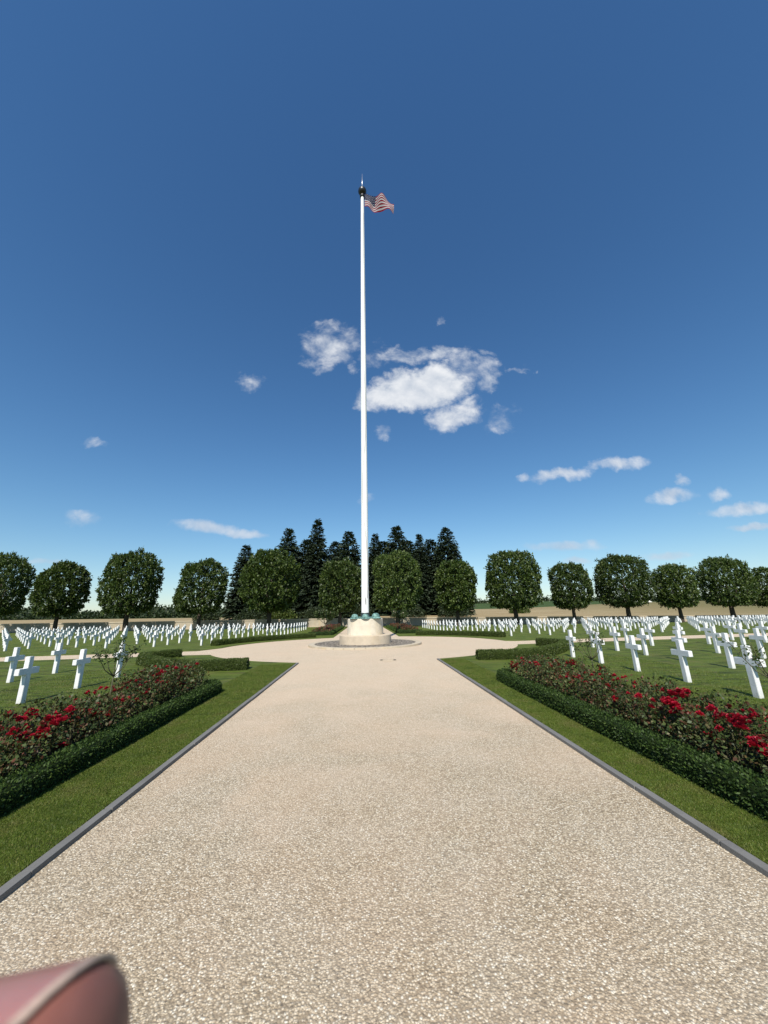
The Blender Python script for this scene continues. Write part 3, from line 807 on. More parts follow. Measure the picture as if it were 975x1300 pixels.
# standard rose trees
def rose_tree(loc, label, fork, top, rad, seed, nleaf=150, flowers=None, stem=.014, lean=0):
    R = np.random.default_rng(seed)
    t = empty('rose_tree', loc, label, 'rose tree')
    bm = bmesh.new()
    tube(bm, [(0, 0, 0), (lean * .5, 0, fork * .5), (lean, 0, fork)], [stem, stem * .9, stem * .8], 7)
    bm_obj('stem', bm, 'green_bark', t, True)
    tips = []
    for i in range(6):
        a = i * 2 * PI / 6 + R.uniform(-.4, .4); r = rad * R.uniform(.6, 1.05); hz = (top - fork) * R.uniform(.45, .95)
        b0 = Vector((lean, 0, fork)); b3 = b0 + Vector((r * math.cos(a), r * math.sin(a), hz))
        b1 = b0 + Vector((r * .45 * math.cos(a), r * .45 * math.sin(a), hz * .25)); b2 = b0 + Vector((r * .75 * math.cos(a), r * .75 * math.sin(a), hz * .62))
        bm = bmesh.new(); tube(bm, [b0, b1, b2, b3], [stem * .7, stem * .5, stem * .36, stem * .22], 6)
        for q in range(3):
            st = b2.lerp(b3, R.uniform(-.3, .8)); en = st + Vector((R.uniform(-.5, .5) * rad, R.uniform(-.5, .5) * rad, R.uniform(.05, .35) * (top - fork)))
            tube(bm, [st, st.lerp(en, .5) + Vector((0, 0, .02)), en], [stem * .3, stem * .22, stem * .14], 5); tips += [st, en, st.lerp(en, .5)]
        bm_obj('branch', bm, 'green_bark', t, True)
        tips += [b2, b3, b2.lerp(b3, .5)]
    tp = np.array([list(v) for v in tips]); n = nleaf
    C = tp[R.integers(0, len(tp), n)] + R.normal(0, .035 * rad / .4, (n, 3))
    A = R.normal(0, 1, (n, 3)) + np.array([0, 0, -.2])
    ls = R.uniform(.035, .075, n) * (rad / .42)
    V, F = cards(C, A, R.normal(0, .6, (n, 3)) + np.array([0, 0, .8]), ls, ls * .65)
    link('foliage', np_mesh('foliage', V, F), 'rose_tree_leaf', t)
    if flowers:
        parts = []
        for i in range(flowers):
            parts += rose_head(tp[R.integers(0, len(tp))] + np.array([0, 0, .05]), .10, R)
        V, F = join_np(parts); link('blossom', np_mesh('blossom', V, F), 'pale_petal', t)
    return t
rose_tree((-4.52, 7.42, .03), 'slim young rose tree with a leafy forked head in the left rose bed', .83, 1.60, .34, 201, 420, lean=.02)
rose_tree((4.74, 8.0, .03), 'thin sparse rose tree with few leaves in the middle of the right rose bed', .80, 1.45, .32, 202, 200)
rose_tree((4.98, 4.62, .03), 'thin rose tree at the right photo edge in front of a cross', .95, 1.52, .30, 203, 200)
rose_tree((AXC - 3.95, 38, zt(-4, 38)), 'round standard rose with pale blossom left of the plinth', 1.0, 2.35, .95, 204, 2600, 26, .04)
rose_tree((AXC + 3.6, 40, zt(4, 40)), 'round standard rose with pale blossom right of the plinth', 1.0, 2.2, .85, 205, 2200, 20, .04)

# ------------------------------------------------------------------ crosses
def cross_mesh():
    bm = bmesh.new()
    w0, w1, a = .068, .061, .28          # half widths of the upright at base and top, half span of the arms
    z0, z1, z2, z3 = -.05, .615, .755, 1.005
    prof = [(-w0, z0), (w0, z0), (w1 + .003, z1), (a, z1), (a, z2), (w1, z2), (w1, z3), (-w1, z3), (-w1, z2), (-a, z2), (-a, z1), (-w1 - .003, z1)]
    t = .053
    f = [bm.verts.new((-t, y, z)) for y, z in prof]; b = [bm.verts.new((t, y, z)) for y, z in prof]
    bm.faces.new(f[::-1]); bm.faces.new(b)
    n = len(prof)
    for i in range(n): bm.faces.new((f[i], f[(i + 1) % n], b[(i + 1) % n], b[i]))
    bmesh.ops.recalc_face_normals(bm, faces=bm.faces[:])
    bmesh.ops.bevel(bm, geom=bm.edges[:], offset=.006, segments=2, affect='EDGES')
    me = bpy.data.meshes.new('grave_cross'); bm.normal_update(); bm.to_mesh(me); bm.free(); me.materials.append(MATS['marble'])
    return me
CROSS = cross_mesh()
cross_src = None
ncross = 0
def put_cross(x, y, label, group):
    global cross_src, ncross
    z = zt(x, y) + .03
    q = [proj((x, y, z)), proj((x, y, z + 1))]
    if any(p is None for p in q) or max(p[0] for p in q) < -12 or min(p[0] for p in q) > 987: return
    if cross_src is None: cross_src = o = link('grave_cross', CROSS)
    else: o = cross_src.copy(); COL.objects.link(o)
    o.location = (x + random.uniform(-.015, .015), y + random.uniform(-.02, .02), z)
    o.rotation_euler = (random.uniform(-.008, .008), random.uniform(-.012, .012), random.uniform(-.02, .02))
    tag(o, label, 'cross', group); ncross += 1
def cxs(side): return [8.05 + 2.94 * k for k in range(18)] if side > 0 else [-7.85 - 2.96 * k for k in range(18)]
for side, sd in ((1, 'right'), (-1, 'left')):
    for k, X in enumerate(cxs(side)):
        # near plots, this side of the cross path
        for j in range(9):
            Y = 6.13 + 1.733 * j if side > 0 else 6.25 + 1.73 * j + .12 * (X + 7.85)
            if Y > cross_y(X) - HW - 1.2: continue
            if side > 0 and k == 0 and Y > 15.6: continue
            if side < 0 and Y > (13.6 if k == 0 else 14.95): continue
            if side > 0 and k == 1 and Y > 18.6: continue
            if side < 0 and k == 1 and Y > 16.8: continue
            put_cross(X, Y, f'white marble cross in the near {sd} plot, {ORD[k]} column from the path, {ORD[j]} row back', f'white crosses in the near {sd} plot')
        for j in range(16):
            Y = 26.75 + 1.73 * j + (0.05 * (X + 8) if side < 0 else 0)
            if side > 0 and j == 0: continue
            if math.hypot(X - AXC, Y - PLY) < 10.9: continue
            put_cross(X, Y, f'white marble cross in the far {sd} plot, {ORD[k]} column from the axis, {ORD[j]} row back', f'white crosses in the far {sd} plot')
print('CROSSES', ncross)

# ------------------------------------------------------------------ flagpole, plinth, bronze
zc = zt(AXC, PLY)
FX, FY = 0.08, 24.0
bm = bmesh.new(); lathe(bm, [(0, zc + .105), (3.07, zc + .105), (3.07, zc - .1)], 96, (FX, FY)); tag(bm_obj('cobbled_step', bm, 'cobble'), kind='structure')
bm = bmesh.new()
for i in range(36):                                   # rim of separate kerb stones
    t0, t1 = 2 * PI * i / 36 + .0025, 2 * PI * (i + 1) / 36 - .0025
    vs = []
    for r, z in ((3.075, zc - .1), (3.075, zc + .12), (3.43, zc + .12), (3.43, zc - .1)):
        vs.append([bm.verts.new((FX + r * math.cos(t0 + (t1 - t0) * q / 3), FY + r * math.sin(t0 + (t1 - t0) * q / 3), z)) for q in range(4)])
    for a, b in ((0, 1), (1, 2), (2, 3)):
        for q in range(3): bm.faces.new((vs[a][q], vs[a][q + 1], vs[b][q + 1], vs[b][q]))
    for q in (0, 3): bm.faces.new([vs[a][q] for a in range(4)])
bmesh.ops.recalc_face_normals(bm, faces=bm.faces[:])
tag(bm_obj('kerb', bm, 'rim_stone', bevel=.012), kind='structure')

pl = empty('plinth', (FX, FY, zc), 'round two-tiered cream stone plinth carrying the white flagpole', 'plinth')
bm = bmesh.new(); lathe(bm, [(0, .11), (1.585, .10), (1.58, .57), (1.57, .59), (1.545, .60), (0, .60)], 96); bm_obj('lower_tier', bm, 'tier_stone', pl)
bm = bmesh.new(); lathe(bm, [(0, .598), (1.105, .598), (1.09, 1.49), (1.075, 1.525), (1.04, 1.54), (0, 1.54)], 96); bm_obj('upper_tier', bm, 'plinth_stone', pl)

fp = empty('flagpole', (FX, FY, zc + 1.54), 'very tall white flagpole rising from the round stone plinth', 'flagpole')
TOP = 36.9 - (zc + 1.54)
bm = bmesh.new(); lathe(bm, [(.235, .30), (.233, 1), (.225, 6), (.20, 18), (.165, 28), (.135, TOP)], 40); bm_obj('pole', bm, 'white_paint', fp, True)
bm = bmesh.new(); lathe(bm, [(0, 0), (.34, 0), (.33, .06), (.27, .10), (.262, .30), (.25, .345), (.236, .345)], 40); bm_obj('base_collar', bm, 'dark_bronze', fp, True)
bm = bmesh.new(); lathe(bm, [(.136, TOP - .25), (.20, TOP - .25), (.21, TOP - .1), (.17, TOP), (.14, TOP + .12), (.0, TOP + .12)], 32); bm_obj('truck', bm, 'black_metal', fp, True)
bm = bmesh.new(); bmesh.ops.create_uvsphere(bm, u_segments=32, v_segments=20, radius=.36, matrix=Matrix.Translation((0, 0, TOP + .48))); bm_obj('finial_ball', bm, 'black_metal', fp, True)
bm = bmesh.new(); tube(bm, [(0, 0, TOP + .8), (0, 0, TOP + 1.6), (0, 0, TOP + 2.6)], [.06, .035, .008], 10); bm_obj('lightning_spike', bm, 'steel', fp, True)
bm = bmesh.new()
hal = []
for i in range(60):
    t = i / 59; z = 1.25 + (TOP - 2.2 - 1.25) * t
    a = -PI / 2 + .9 * math.sin(z * .55) * (1 - t) + .5 * t; r = .255 - .10 * t
    hal.append((r * math.cos(a), r * math.sin(a), z))
tube(bm, hal, [.009] * 60, 5); bm_obj('halyard', bm, 'rope', fp, True)
bm = bmesh.new(); tube(bm, [(.03, -.235, 1.02), (.03, -.29, 1.05), (.03, -.30, 1.28)], [.02, .018, .014], 6); tube(bm, [(.03, -.29, 1.05), (.035, -.30, .84)], [.018, .012], 6); bm_obj('cleat', bm, 'black_metal', fp, True)

def make_flag():
    nu, nv = 60, 30
    V, F, UV = [], [], []
    for i in range(nu + 1):
        for j in range(nv + 1):
            u, v = i / nu, j / nv
            env = min(1, u * 2.2)
            x = .30 + 2.55 * u - .10 * v * env + .06 * math.sin(7 * u + 2 * v)
            y = FY - .05 + env * (.30 * math.sin(8.0 * u - 2.0 * v) + .07 * math.sin(17 * u + 3 * v)) - .25 * u
            z = 37.15 - 1.6 * v * (1 - .05 * u) - 1.15 * u ** 1.05 + .07 * env * math.sin(11 * u + 1.2 * v)
            V.append((FX + x - .16, y, z)); UV.append((u, v))
    w = nv + 1
    for i in range(nu):
        for j in range(nv): F.append((i * w + j, i * w + j + 1, (i + 1) * w + j + 1, (i + 1) * w + j))
    me = np_mesh('flag', V, F, True)
    ul = me.uv_layers.new(name='UVMap')
    fl = np.array(F).ravel(); ul.data.foreach_set('uv', np.array(UV, np.float32)[fl].ravel())
    tag(link('flag', me, 'flag_cloth'), 'stars and stripes flag flying out to the right near the top of the pole', 'flag')
make_flag()

# bronze helmets resting in a wreath on the plinth
bm = bmesh.new()
zT = zc + 1.54
for i in range(150):                                  # laurel leaves of the wreath
    a = i * 2.399; t = 2 * PI * i / 150
    c = Vector((FX + .82 * math.cos(t), FY + .82 * math.sin(t), zT + .05))
    d = Vector((-math.sin(t), math.cos(t), 0)); o = Vector((math.cos(t), math.sin(t), 0)); k = [-.6, .6, 0][i % 3]
    dr = (d + o * k + Vector((0, 0, .35 if i % 3 == 2 else .12))).normalized(); sd = dr.cross(Vector((0, 0, 1))).normalized()
    vs = [bm.verts.new(c), bm.verts.new(c + dr * .09 + sd * .035), bm.verts.new(c + dr * .19), bm.verts.new(c + dr * .09 - sd * .035)]
    vv = [bm.verts.new(v.co + Vector((0, 0, .012))) for v in vs]
    bm.faces.new(vs[::-1]); bm.faces.new(vv)
    for q in range(4): bm.faces.new((vs[q], vs[(q + 1) % 4], vv[(q + 1) % 4], vv[q]))
ring = [(FX + .82 * math.cos(t), FY + .82 * math.sin(t), zT + .035) for t in np.linspace(0, 2 * PI, 60)]
tube(bm, ring, [.05] * 60, 8)
tag(bm_obj('bronze_wreath', bm, 'patina'), 'dark green bronze wreath lying on the plinth round the flagpole foot', 'wreath')
def helmet(x, y, rz, label, sc=1):
    h = empty('bronze_helmet', (x, y, zT), label, 'helmet', 'bronze helmets on the plinth')
    h.rotation_euler = (0, 0, rz); h.scale = (sc,) * 3
    bm = bmesh.new(); lathe(bm, [(0, .285), (.07, .278), (.13, .255), (.18, .21), (.205, .15), (.21, .09), (.205, .03), (.0, .03)], 32)
    for v in bm.verts: v.co.y *= 1.08
    bm_obj('dome', bm, 'patina', h, True)
    bm = bmesh.new(); lathe(bm, [(.205, .075), (.25, .055), (.285, .035), (.30, .02), (.30, .0), (.20, .0)], 36)
    for v in bm.verts: v.co.y *= 1.12
    bm_obj('brim', bm, 'patina', h, True)
    bm = bmesh.new(); pts = [(.212 * math.cos(t), .23 * math.sin(t), .10) for t in np.linspace(0, 2 * PI, 28)]; tube(bm, pts, [.012] * 28, 5)
    bm_obj('band', bm, 'patina', h, True)
helmet(FX - .63, FY - .70, .5, 'green bronze helmet on the plinth, left of the pole')
helmet(FX + .01, FY - .88, 0, 'green bronze helmet on the plinth directly in front of the pole')
helmet(FX + .64, FY - .68, -.5, 'largest green bronze helmet on the plinth, right of the pole', 1.12)

# small iron cover set in the gravel
mc = empty('ground_light', (.95, 15.75, zt(.95, 15.75) + .004), 'flat iron cover with two dark slots in the gravel before the plinth', 'ground cover')
bm = bmesh.new()
lathe(bm, [(.30, .0), (.30, .014), (.33, .014), (.33, 0)], 40); bm_obj('ring', bm, 'rim_stone', mc)
for s in (-1, 1):
    bm = bmesh.new(); box(bm, (s * .27, 0, .016), (.10, .07, .02)); bm_obj('bracket', bm, 'dark_iron', mc, bevel=.004)

# ------------------------------------------------------------------ wall behind the graves
def wall():
    w = empty('stone_wall', (0, 65, zt(0, 65)), 'long low cream stone wall closing the cemetery behind the trees', 'wall')
    for nm, th, z0f, z1f, mat in (('wall_face', .4, lambda h: -.3, lambda h: h - .14, 'wall_stone'), ('coping', .56, lambda h: h - .14, lambda h: h, 'rim_stone')):
        bm = bmesh.new(); n = 96
        rows = []
        for i in range(n + 1):
            x = -96 + 192 * i / n; zb = zt(x, 64.5) - zt(0, 65); h = 1.35 if x < 0 else 1.35 - min(1, x / 70) * .4
            rows.append([bm.verts.new((x, y, zb + z)) for y, z in ((-th / 2, z0f(h)), (-th / 2, z1f(h)), (th / 2, z1f(h)), (th / 2, z0f(h)))])
        for a, b in zip(rows, rows[1:]):
            for k in range(3): bm.faces.new((a[k], b[k], b[k + 1], a[k + 1]))
        bm.faces.new(rows[0]); bm.faces.new(rows[-1][::-1])
        bmesh.ops.recalc_face_normals(bm, faces=bm.faces[:])
        bm_obj(nm, bm, mat, w)
wall()

# ------------------------------------------------------------------ lime trees
def crown_mesh(seed, rx, rz, n_cl, per, skew, ls, boxy=2.9):
    R = np.random.default_rng(seed)
    d = unit(R.normal(0, 1, (n_cl, 3)))
    # super-ellipsoid: clipped, slightly boxy ball
    k = (np.abs(d) ** boxy).sum(1, keepdims=True) ** (-1 / boxy)
    lump = 1 + .075 * np.sin(d[:, :1] * 6 + seed) * np.sin(d[:, 2:3] * 5 + 1.3 * seed) + R.normal(0, .035, (n_cl, 1))
    shell = np.where(R.random((n_cl, 1)) < .74, R.uniform(.90, 1.02, (n_cl, 1)), R.uniform(.45, .9, (n_cl, 1)))
    P = d * k * lump * shell * np.array([rx, rx, rz])
    P[:, 2] = np.where(P[:, 2] < -rz * .82, -rz * .82 + R.normal(0, .12, n_cl), P[:, 2])
    P[:, 0] += skew * P[:, 2]
    # every tuft: leaves fanning outward and up, blown a little to the right
    idx = np.repeat(np.arange(n_cl), per); n = len(idx)
    sd = unit(d[idx] + np.array([.22, 0, .28]))
    C = P[idx] + R.normal(0, .17, (n, 3))
    A = sd * .8 + R.normal(0, .55, (n, 3))
    Nn = d[idx] * .8 + np.array([0, 0, .5]) + R.normal(0, .55, (n, 3))
    L = R.uniform(.7, 1.35, n) * ls
    V, F = cards(C, A, Nn, L, L * R.uniform(.55, .8, n))
    me = np_mesh('crown', V, F); me.materials.append(MATS['lime_leaf']); return me
def trunk_mesh(seed, h, r, rx):
    R = random.Random(seed); bm = bmesh.new()
    tube(bm, [(0, 0, -.2), (.02, 0, .25), (R.uniform(-.06, .06), 0, h * .55), (R.uniform(-.1, .1), 0, h)], [r * 1.5, r * 1.05, r * .95, r * .8], 12)
    for i in range(7):
        a = i * 2 * PI / 7 + R.uniform(-.3, .3); L = rx * R.uniform(.5, .8)
        z0 = h * R.uniform(.82, 1.0)
        tube(bm, [(0, 0, z0), (L * .4 * math.cos(a), L * .4 * math.sin(a), z0 + 1.1), (L * math.cos(a), L * math.sin(a), z0 + R.uniform(1.8, 4.2))], [r * .5, r * .32, r * .1], 7)
    tube(bm, [(0, 0, h), (.1, 0, h + 3), (0, .1, h + 5.5)], [r * .75, r * .45, r * .12], 8)
    me = bpy.data.meshes.new('trunk'); bm.normal_update(); bm.to_mesh(me); bm.free()
    me.polygons.foreach_set('use_smooth', [True] * len(me.polygons)); me.materials.append(MATS['bark']); return me
LIME = {}
LSPEC = {}
for key, seed, rx, rz, n_cl, skew in (('A', 1, 5.0, 4.75, 1150, .05), ('B', 2, 5.0, 4.75, 1150, 0), ('C', 3, 3.8, 4.0, 760, .07), ('D', 4, 3.8, 4.0, 760, 0)):
    LSPEC[key] = (rx, rz, n_cl, skew)
# X, crown top, crown width, kind, label
limes = [(-55.0, 11.5, 7.9, 'A', 'dark round lime tree cut by the left photo edge'),
         (-45.9, 9.95, 7.5, 'C', 'smaller clipped lime tree, second from the left edge'),
         (-35.8, 11.55, 8.4, 'A', 'large clipped lime tree with flat-sided crown, third from the left'),
         (-25.1, 10.05, 8.0, 'C', 'small clipped lime tree standing left of the lone outer spruce'),
         (-14.6, 11.75, 9.8, 'B', 'broad lime tree in front of the spruces, well left of the flagpole'),
         (-3.75, 9.85, 7.4, 'D', 'small lime tree directly left of the flagpole'),
         (5.3, 11.0, 8.9, 'B', 'broad round lime tree directly right of the flagpole'),
         (14.8, 9.65, 7.4, 'D', 'small lime tree at the right end of the spruces'),
         (24.2, 10.95, 9.2, 'B', 'large round lime tree, first right of the spruce clump'),
         (33.8, 8.95, 7.0, 'D', 'small round lime tree before the green field, second right of the spruces'),
         (42.9, 10.15, 9.4, 'A', 'large round lime tree, third right of the spruce clump'),
         (51.7, 8.35, 6.7, 'D', 'small lime tree between the two largest right-hand trees'),
         (60.7, 9.4, 7.7, 'B', 'large round lime tree, second from the right photo edge'),
         (68.3, 7.6, 6.6, 'C', 'small lime tree cut by the right photo edge')]
for i, (x, top, wd, kd, lab) in enumerate(limes):
    y = 60.0; z = zt(x, y)
    rx, rz, ncl_, skew_ = LSPEC[kd]
    mc_ = crown_mesh(70 + i, rx, rz, int(ncl_ * 1.25), 18, skew_, .34 * (.92 + .2 * ((i * 37 % 10) / 10)), 2.4 + .8 * ((i * 53 % 10) / 10)); mt_ = trunk_mesh(70 + i, 2.9, .36 if rx > 4 else .28, rx)
    t = empty('lime_tree', (x, y, z), lab, 'tree', 'clipped lime trees in front of the wall')
    bot = 2.0 + z
    c = link('crown', mc_, None, t); cz = (top + bot) / 2 - z
    hz = (top - bot) / 2
    c.location = (0, 0, cz); c.scale = (wd / 2 / rx * .80, wd / 2 / rx * .80, hz / rz * .94)
    c.rotation_euler = (0, 0, (0, .35, -.3, .5, -.5, .25, 0, -.2, .4, -.4, .15, .3, -.1, .2)[i])
    k = link('trunk', mt_, None, t); k.scale = (1, 1, .95)

# ------------------------------------------------------------------ spruces
def spruce_meshes(seed, Ht, Rb, dens=1.0):
    R = np.random.default_rng(seed)
    Cs, As, Ls = [], [], []
    z = 1.0
    while z < Ht:
        h = z / Ht
        rb = Rb * (1 - h) ** .62 * (1 - .25 * max(0, .12 - h) / .12)
        nb = int((9 if h > .8 else 13) * dens)
        for b in range(nb):
            a = R.uniform(0, 2 * PI); L = rb * R.uniform(.72, 1.14) + .25
            up = .45 * (h - .45) + R.normal(0, .07)
            steps = max(2, int(L / .42))
            for s in range(steps):
                f = (s + .6) / steps
                if f < .18 and L > 2: continue
                p = np.array([L * f * math.cos(a), L * f * math.sin(a), z + up * L * f - .10 * L * f * f + .06 * L * f ** 3])
                for q in range(3):
                    aa = a + (q - 1) * R.uniform(.5, 1.0)
                    Cs.append(p + R.normal(0, .08, 3)); As.append((math.cos(aa), math.sin(aa), -.32 + R.normal(0, .22) + .5 * (h > .85))); Ls.append(R.uniform(.6, 1.15) * (.6 + .55 * (1 - h)))
        z += .38 - .16 * h
    # leader
    for i in range(14):
        a = R.uniform(0, 6.28); Cs.append(np.array([0, 0, Ht - .1 * i])); As.append((math.cos(a) * .4, math.sin(a) * .4, 1)); Ls.append(.5)
    C = np.array(Cs); A = np.array(As); L = np.array(Ls)
    V, F = cards(C, A, R.normal(0, .5, C.shape) + np.array([0, 0, 1]), L, L * .46, .1)
    me = np_mesh('boughs', V, F); me.materials.append(MATS['spruce_needle'])
    bm = bmesh.new(); tube(bm, [(0, 0, -.5), (0, 0, Ht * .5), (0, 0, Ht * .98)], [.38, .22, .03], 9)
    mt = bpy.data.meshes.new('trunk'); bm.to_mesh(mt); bm.free(); mt.materials.append(MATS['bark'])
    return me, mt
SPR = [spruce_meshes(11, 20, 5.0), spruce_meshes(12, 20, 4.1), spruce_meshes(13, 20, 5.4, 1.1)]
spr = [(-29.8, 95, 18.6, 1.05, 1, 'lone slender spruce left of the spruce clump, lower than its neighbours'),
       (-19.2, 95, 22.8, 1.1, 0, 'broad dark spruce, leftmost top of the main clump'),
       (-11.8, 94, 24.9, 1.05, 1, 'tallest ragged spruce of the clump, left of the flagpole'),
       (-3.8, 95, 21.9, 1.1, 2, 'broad spruce whose tip shows just left of the flagpole'),
       (3.1, 97, 21.6, .9, 1, 'spruce whose tip shows just right of the flagpole'),
       (8.7, 95, 23.2, 1.15, 2, 'broad dense spruce, second top right of the flagpole'),
       (14.8, 96, 21.2, .85, 1, 'narrow spruce between two broader ones right of the flagpole'),
       (21.8, 95, 22.7, 1.15, 0, 'tall open spruce, rightmost of the clump'),
       (-24.6, 101, 17.5, 1.25, 2, 'low dark spruce filling the gap behind the left spruces'),
       (-15.4, 101, 21.0, 1.35, 2, 'dark spruce half hidden behind the tallest one'),
       (-7.6, 102, 20.5, 1.35, 0, 'shaded spruce deep behind the clump, left of the pole'),
       (5.8, 102, 20.5, 1.35, 2, 'shaded spruce deep behind the clump, right of the pole'),
       (18.4, 100, 20.5, 1.3, 2, 'dark low spruce filling the right end of the clump'),
       (12.4, 101, 20.3, 1.35, 0, 'squat dark spruce behind the right-hand spruces')]
for x, y, top, ws, k, lab in spr:
    z = far_z(x, y) - .2; Ht = top - z
    t = empty('spruce', (x, y, z), lab, 'tree', 'dark spruces behind the wall')
    for nm, me in (('boughs', SPR[k][0]), ('trunk', SPR[k][1])):
        o = link(nm, me, None, t); o.scale = (ws, ws, Ht / 20); o.rotation_euler = (0, 0, x * 1.7)

# undergrowth and far woods: masses of foliage
def leaf_mass(name, pts, size, mat, seed, per=60, kind='stuff', label=None, cat=None):
    R = np.random.default_rng(seed); parts = []
    for (x, y, z0, r, h) in pts:
        n = per
        d = unit(R.normal(0, 1, (n, 3))); d[:, 2] = np.abs(d[:, 2]) * 1.0
        C = np.array([x, y, z0]) + d * np.array([r, r, h]) * R.uniform(.7, 1.02, (n, 1))
        k = R.random(n) < .3; C[k, 2] = z0 + R.random(k.sum()) * h * .6
        parts.append(cards(C, d + R.normal(0, .6, (n, 3)), d + R.normal(0, .5, (n, 3)) + np.array([0, 0, .4]), R.uniform(.7, 1.4, n) * size, size * .8))
    V, F = join_np(parts)
    o = link(name, np_mesh(name, V, F), mat); tag(o, label, cat, None, kind); return o
R = random.Random(5)
pts = []
for i in range(230):                                   # left woodland
    x = -330 + 315 * i / 230; y = R.uniform(196, 228)
    u = x / y
    h = 5.6 + 1.5 * math.sin(i * .13) + R.uniform(-1.4, 1.8) + (2.0 if x < -205 else 0) + 1.6 * sstep(-120, -70, x)
    pts.append((x, y, far_z(x, y) - 1, R.uniform(4.5, 8), h))
leaf_mass('woodland', pts, 1.25, 'wood_leaf', 21, 190)
pts = []
for i in range(170):                                   # hedgerow and trees on the right-hand skyline
    x = 85 + 380 * i / 170; y = 338 + R.uniform(-6, 8)
    h = 3.2 + 2.2 * max(0, math.sin(i * .21 + 1)) + R.uniform(-1, 2) + 3.0 * sstep(240, 330, x)
    pts.append((x, y, far_z(x, y) - 1, R.uniform(3, 6), h))
leaf_mass('distant_trees', pts, 1.3, 'wood_leaf', 22, 110)
pts = []
for i in range(60):                                    # dark hedge strip across the right fields
    x = 170 + 190 * i / 60; y = 182 + R.uniform(-3, 3)
    pts.append((x, y, far_z(x, y) - .5, R.uniform(2, 4), R.uniform(1.0, 2.2)))
leaf_mass('field_hedge', pts, .8, 'wood_leaf', 23, 90)
shr = [(-33, 84, 2.6, 'shrub at the foot of the lone outer spruce behind the wall'), (-23, 80, 2.4, 'dark shrub behind the wall under the left spruces'), (-16.5, 79, 2.9, 'olive shrub behind the wall under the tallest spruces'),
       (-9.5, 80, 3.0, 'dark shrub behind the wall left of the flagpole foot'), (1.0, 82, 2.6, 'dark shrub behind the wall straight behind the flagpole'), (9.5, 80, 2.6, 'dark shrub behind the wall right of the flagpole foot'),
       (18.5, 80, 2.8, 'dark shrub behind the wall under the rightmost spruce'), (43.5, 104, 3.2, 'round olive bush in the field between two right-hand lime trees')]
for i, (x, y, h, lab) in enumerate(shr):
    z = far_z(x, y)
    leaf_mass('shrub', [(x + R.uniform(-1.6, 1.6), y + R.uniform(-1, 1), z, R.uniform(1.6, 2.6), h * R.uniform(.7, 1)) for _ in range(5)], .34, 'wood_leaf' if i not in (2, 7) else 'privet_leaf', 40 + i, 420, None, lab, 'shrub')
bmx = bmesh.new()
cx0, cy0 = 128, 168
ring = [(cx0 + 5.0 * math.cos(t) * (1 + .2 * math.sin(3 * t)), cy0 + 3 * math.sin(t)) for t in np.linspace(0, 2 * PI, 24)[:-1]]
lo = [bmx.verts.new((x, y, far_z(x, y) - .3)) for x, y in ring]; hi_ = [bmx.verts.new((cx0 + (x - cx0) * .6, cy0 + (y - cy0) * .6, far_z(x, y) + .8 + .25 * math.sin(x * 3))) for x, y in ring]
for i in range(23): bmx.faces.new((lo[i], lo[(i + 1) % 23], hi_[(i + 1) % 23], hi_[i]))
bmx.faces.new(hi_)
tag(bm_obj('chalk_heap', bmx, 'chalk', smooth=True), 'pale chalk heap far off in the stubble field on the right', 'heap')

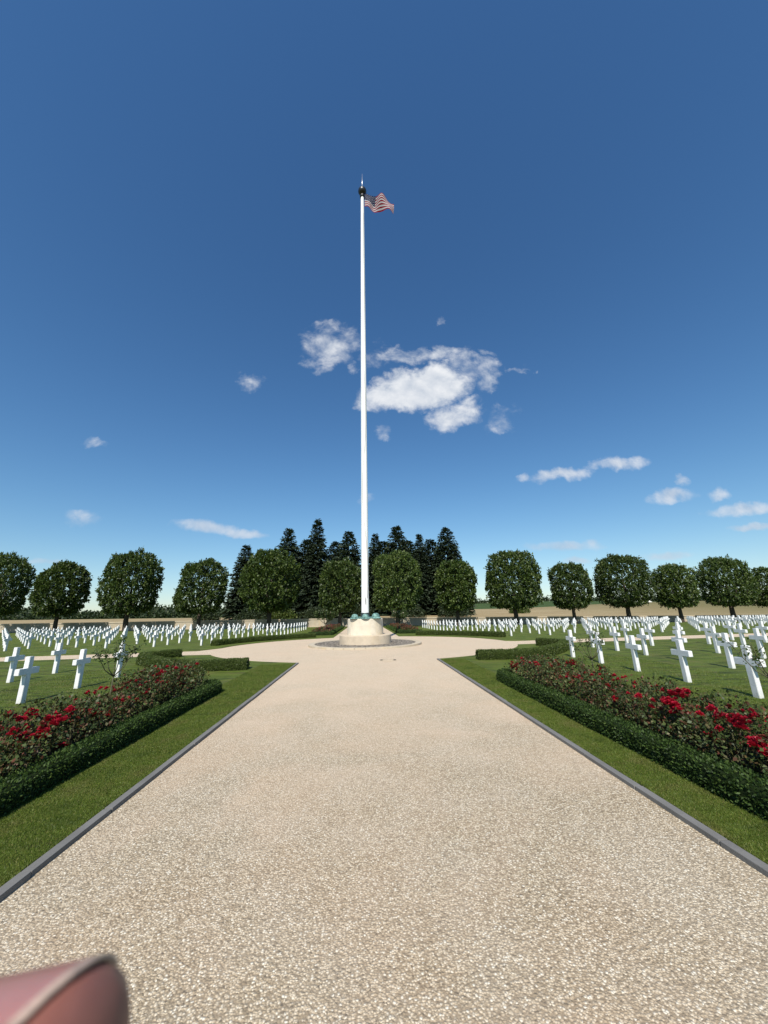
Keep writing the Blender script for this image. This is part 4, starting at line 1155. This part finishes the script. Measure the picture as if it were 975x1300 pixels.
# ------------------------------------------------------------------ the photographer's hand at the lens
def hand():
    C2W = lambda p: Vector((0, 0, H)) + ax_x * p[0] + ax_y * p[1] + ax_f * p[2]     # p: right, up, forward (m)
    a = Vector((.977, .215, 0)).normalized()                 # towards the finger tip
    l = Vector((-.113, .52, -.847)); l = (l - a * l.dot(a)).normalized()
    n = a.cross(l).normalized()                              # nail side
    if n.y < 0: n = -n
    corner = Vector((-.0277, -.0460, .040))
    edge_mid = corner + l * .0068                            # middle of the nail's free edge
    def fp_(s, lat, up): return edge_mid + a * s + l * lat + n * up
    bm = bmesh.new()
    # finger: rings along the axis; s=0 at the free edge, negative towards the knuckle
    prof = [(.0029, .06, -.0072), (.0027, .40, -.0068), (.0021, .76, -.0062), (.0008, .98, -.0060), (-.0016, 1.07, -.0060), (-.006, 1.10, -.0060), (-.014, 1.12, -.006), (-.022, 1.12, -.0062), (-.030, 1.10, -.0062), (-.040, 1.12, -.0062), (-.052, 1.18, -.0064), (-.064, 1.22, -.0066)]
    NR = 28; rings = []
    for s, k, cz in prof:
        ring = []
        for i in range(NR):
            t = 2 * PI * i / NR
            lat = .0076 * k * math.cos(t); up = math.sin(t)
            up = cz + (.0058 if up > 0 else .0098) * k * up
            ring.append(bm.verts.new(C2W(fp_(s, lat, up))))
        rings.append(ring)
    bm.faces.new(rings[0])
    for A, B in zip(rings, rings[1:]):
        for i in range(NR): bm.faces.new((A[i], A[(i + 1) % NR], B[(i + 1) % NR], B[i]))
    # the finger joins a palm; the other fingers curl below it, outside the picture
    def limb(pts, rad):
        P = [C2W(fp_(*p)) for p in pts]; tube(bm, P, rad, 14)
    bm.faces.new(rings[-1][::-1])
    limb([(-.058, 0, -.0066), (-.080, 0, -.010), (-.105, -.004, -.018)], [.0088, .0105, .013])
    for q, (dl, ln) in enumerate(((.019, 1.0), (.037, .95), (.054, .8))):
        limb([(-.098, dl, -.022), (-.070 - .004 * q, dl, -.030), (-.050 * ln - .02, dl, -.046), (-.066, dl, -.060), (-.082, dl, -.058)], [.0105, .0092, .0085, .0078, .006])
    limb([(-.150, -.010, -.028), (-.125, -.026, -.040), (-.100, -.032, -.052), (-.080, -.028, -.060)], [.016, .0125, .0105, .008])
    limb([(-.092, .024, -.022), (-.125, .022, -.024), (-.160, .020, -.026)], [.020, .030, .027])
    limb([(-.094, .046, -.024), (-.125, .040, -.025), (-.165, .030, -.027)], [.014, .024, .024])
    limb([(-.094, .004, -.020), (-.125, .006, -.023), (-.165, .012, -.026)], [.014, .024, .024])
    limb([(-.150, .020, -.026), (-.190, .020, -.028), (-.300, .020, -.030)], [.027, .026, .033])
    bmesh.ops.recalc_face_normals(bm, faces=bm.faces[:])
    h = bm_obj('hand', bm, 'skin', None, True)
    tag(h, 'blurred pink finger poking into the lower left corner close to the lens', 'hand')
    # nail plate: curved, its free edge slightly past the flesh
    bm = bmesh.new(); rows = []
    for s in np.linspace(.0010, -.0125, 14):
        row = []
        for i in range(15):
            q = -1 + 2 * i / 14
            tip = -.0018 * q * q if s > -.001 else 0
            row.append((s + tip, .0070 * q, .0004 - .0022 * q * q))
        rows.append(row)
    top = [[bm.verts.new(C2W(fp_(*p))) for p in r] for r in rows]
    bot = [[bm.verts.new(C2W(fp_(p[0], p[1], p[2] - .0004))) for p in r] for r in rows]
    nr_, nc = len(rows), 15
    ed = []
    for i in range(nr_ - 1):
        for j in range(nc - 1):
            f = bm.faces.new((top[i][j], top[i][j + 1], top[i + 1][j + 1], top[i + 1][j])); f.material_index = 1 if i < 1 else 0
            bm.faces.new((bot[i][j], bot[i + 1][j], bot[i + 1][j + 1], bot[i][j + 1])).material_index = 1 if i < 2 else 0
    for j in range(nc - 1):
        bm.faces.new((top[0][j], bot[0][j], bot[0][j + 1], top[0][j + 1])).material_index = 1
        bm.faces.new((top[-1][j], top[-1][j + 1], bot[-1][j + 1], bot[-1][j]))
    for i in range(nr_ - 1):
        for j in (0, nc - 1): bm.faces.new((top[i][j], top[i + 1][j], bot[i + 1][j], bot[i][j])).material_index = 1 if i < 2 else 0
    bmesh.ops.recalc_face_normals(bm, faces=bm.faces[:])
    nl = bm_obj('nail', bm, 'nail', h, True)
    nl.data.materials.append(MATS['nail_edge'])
    bm = bmesh.new(); tube(bm, [C2W(fp_(-.235, .02, -.029)), C2W(fp_(-.30, .02, -.030)), C2W(fp_(-.34, .02, -.031))], [.036, .04, .042], 20); bm_obj('sleeve', bm, 'sleeve', h, True)
hand()
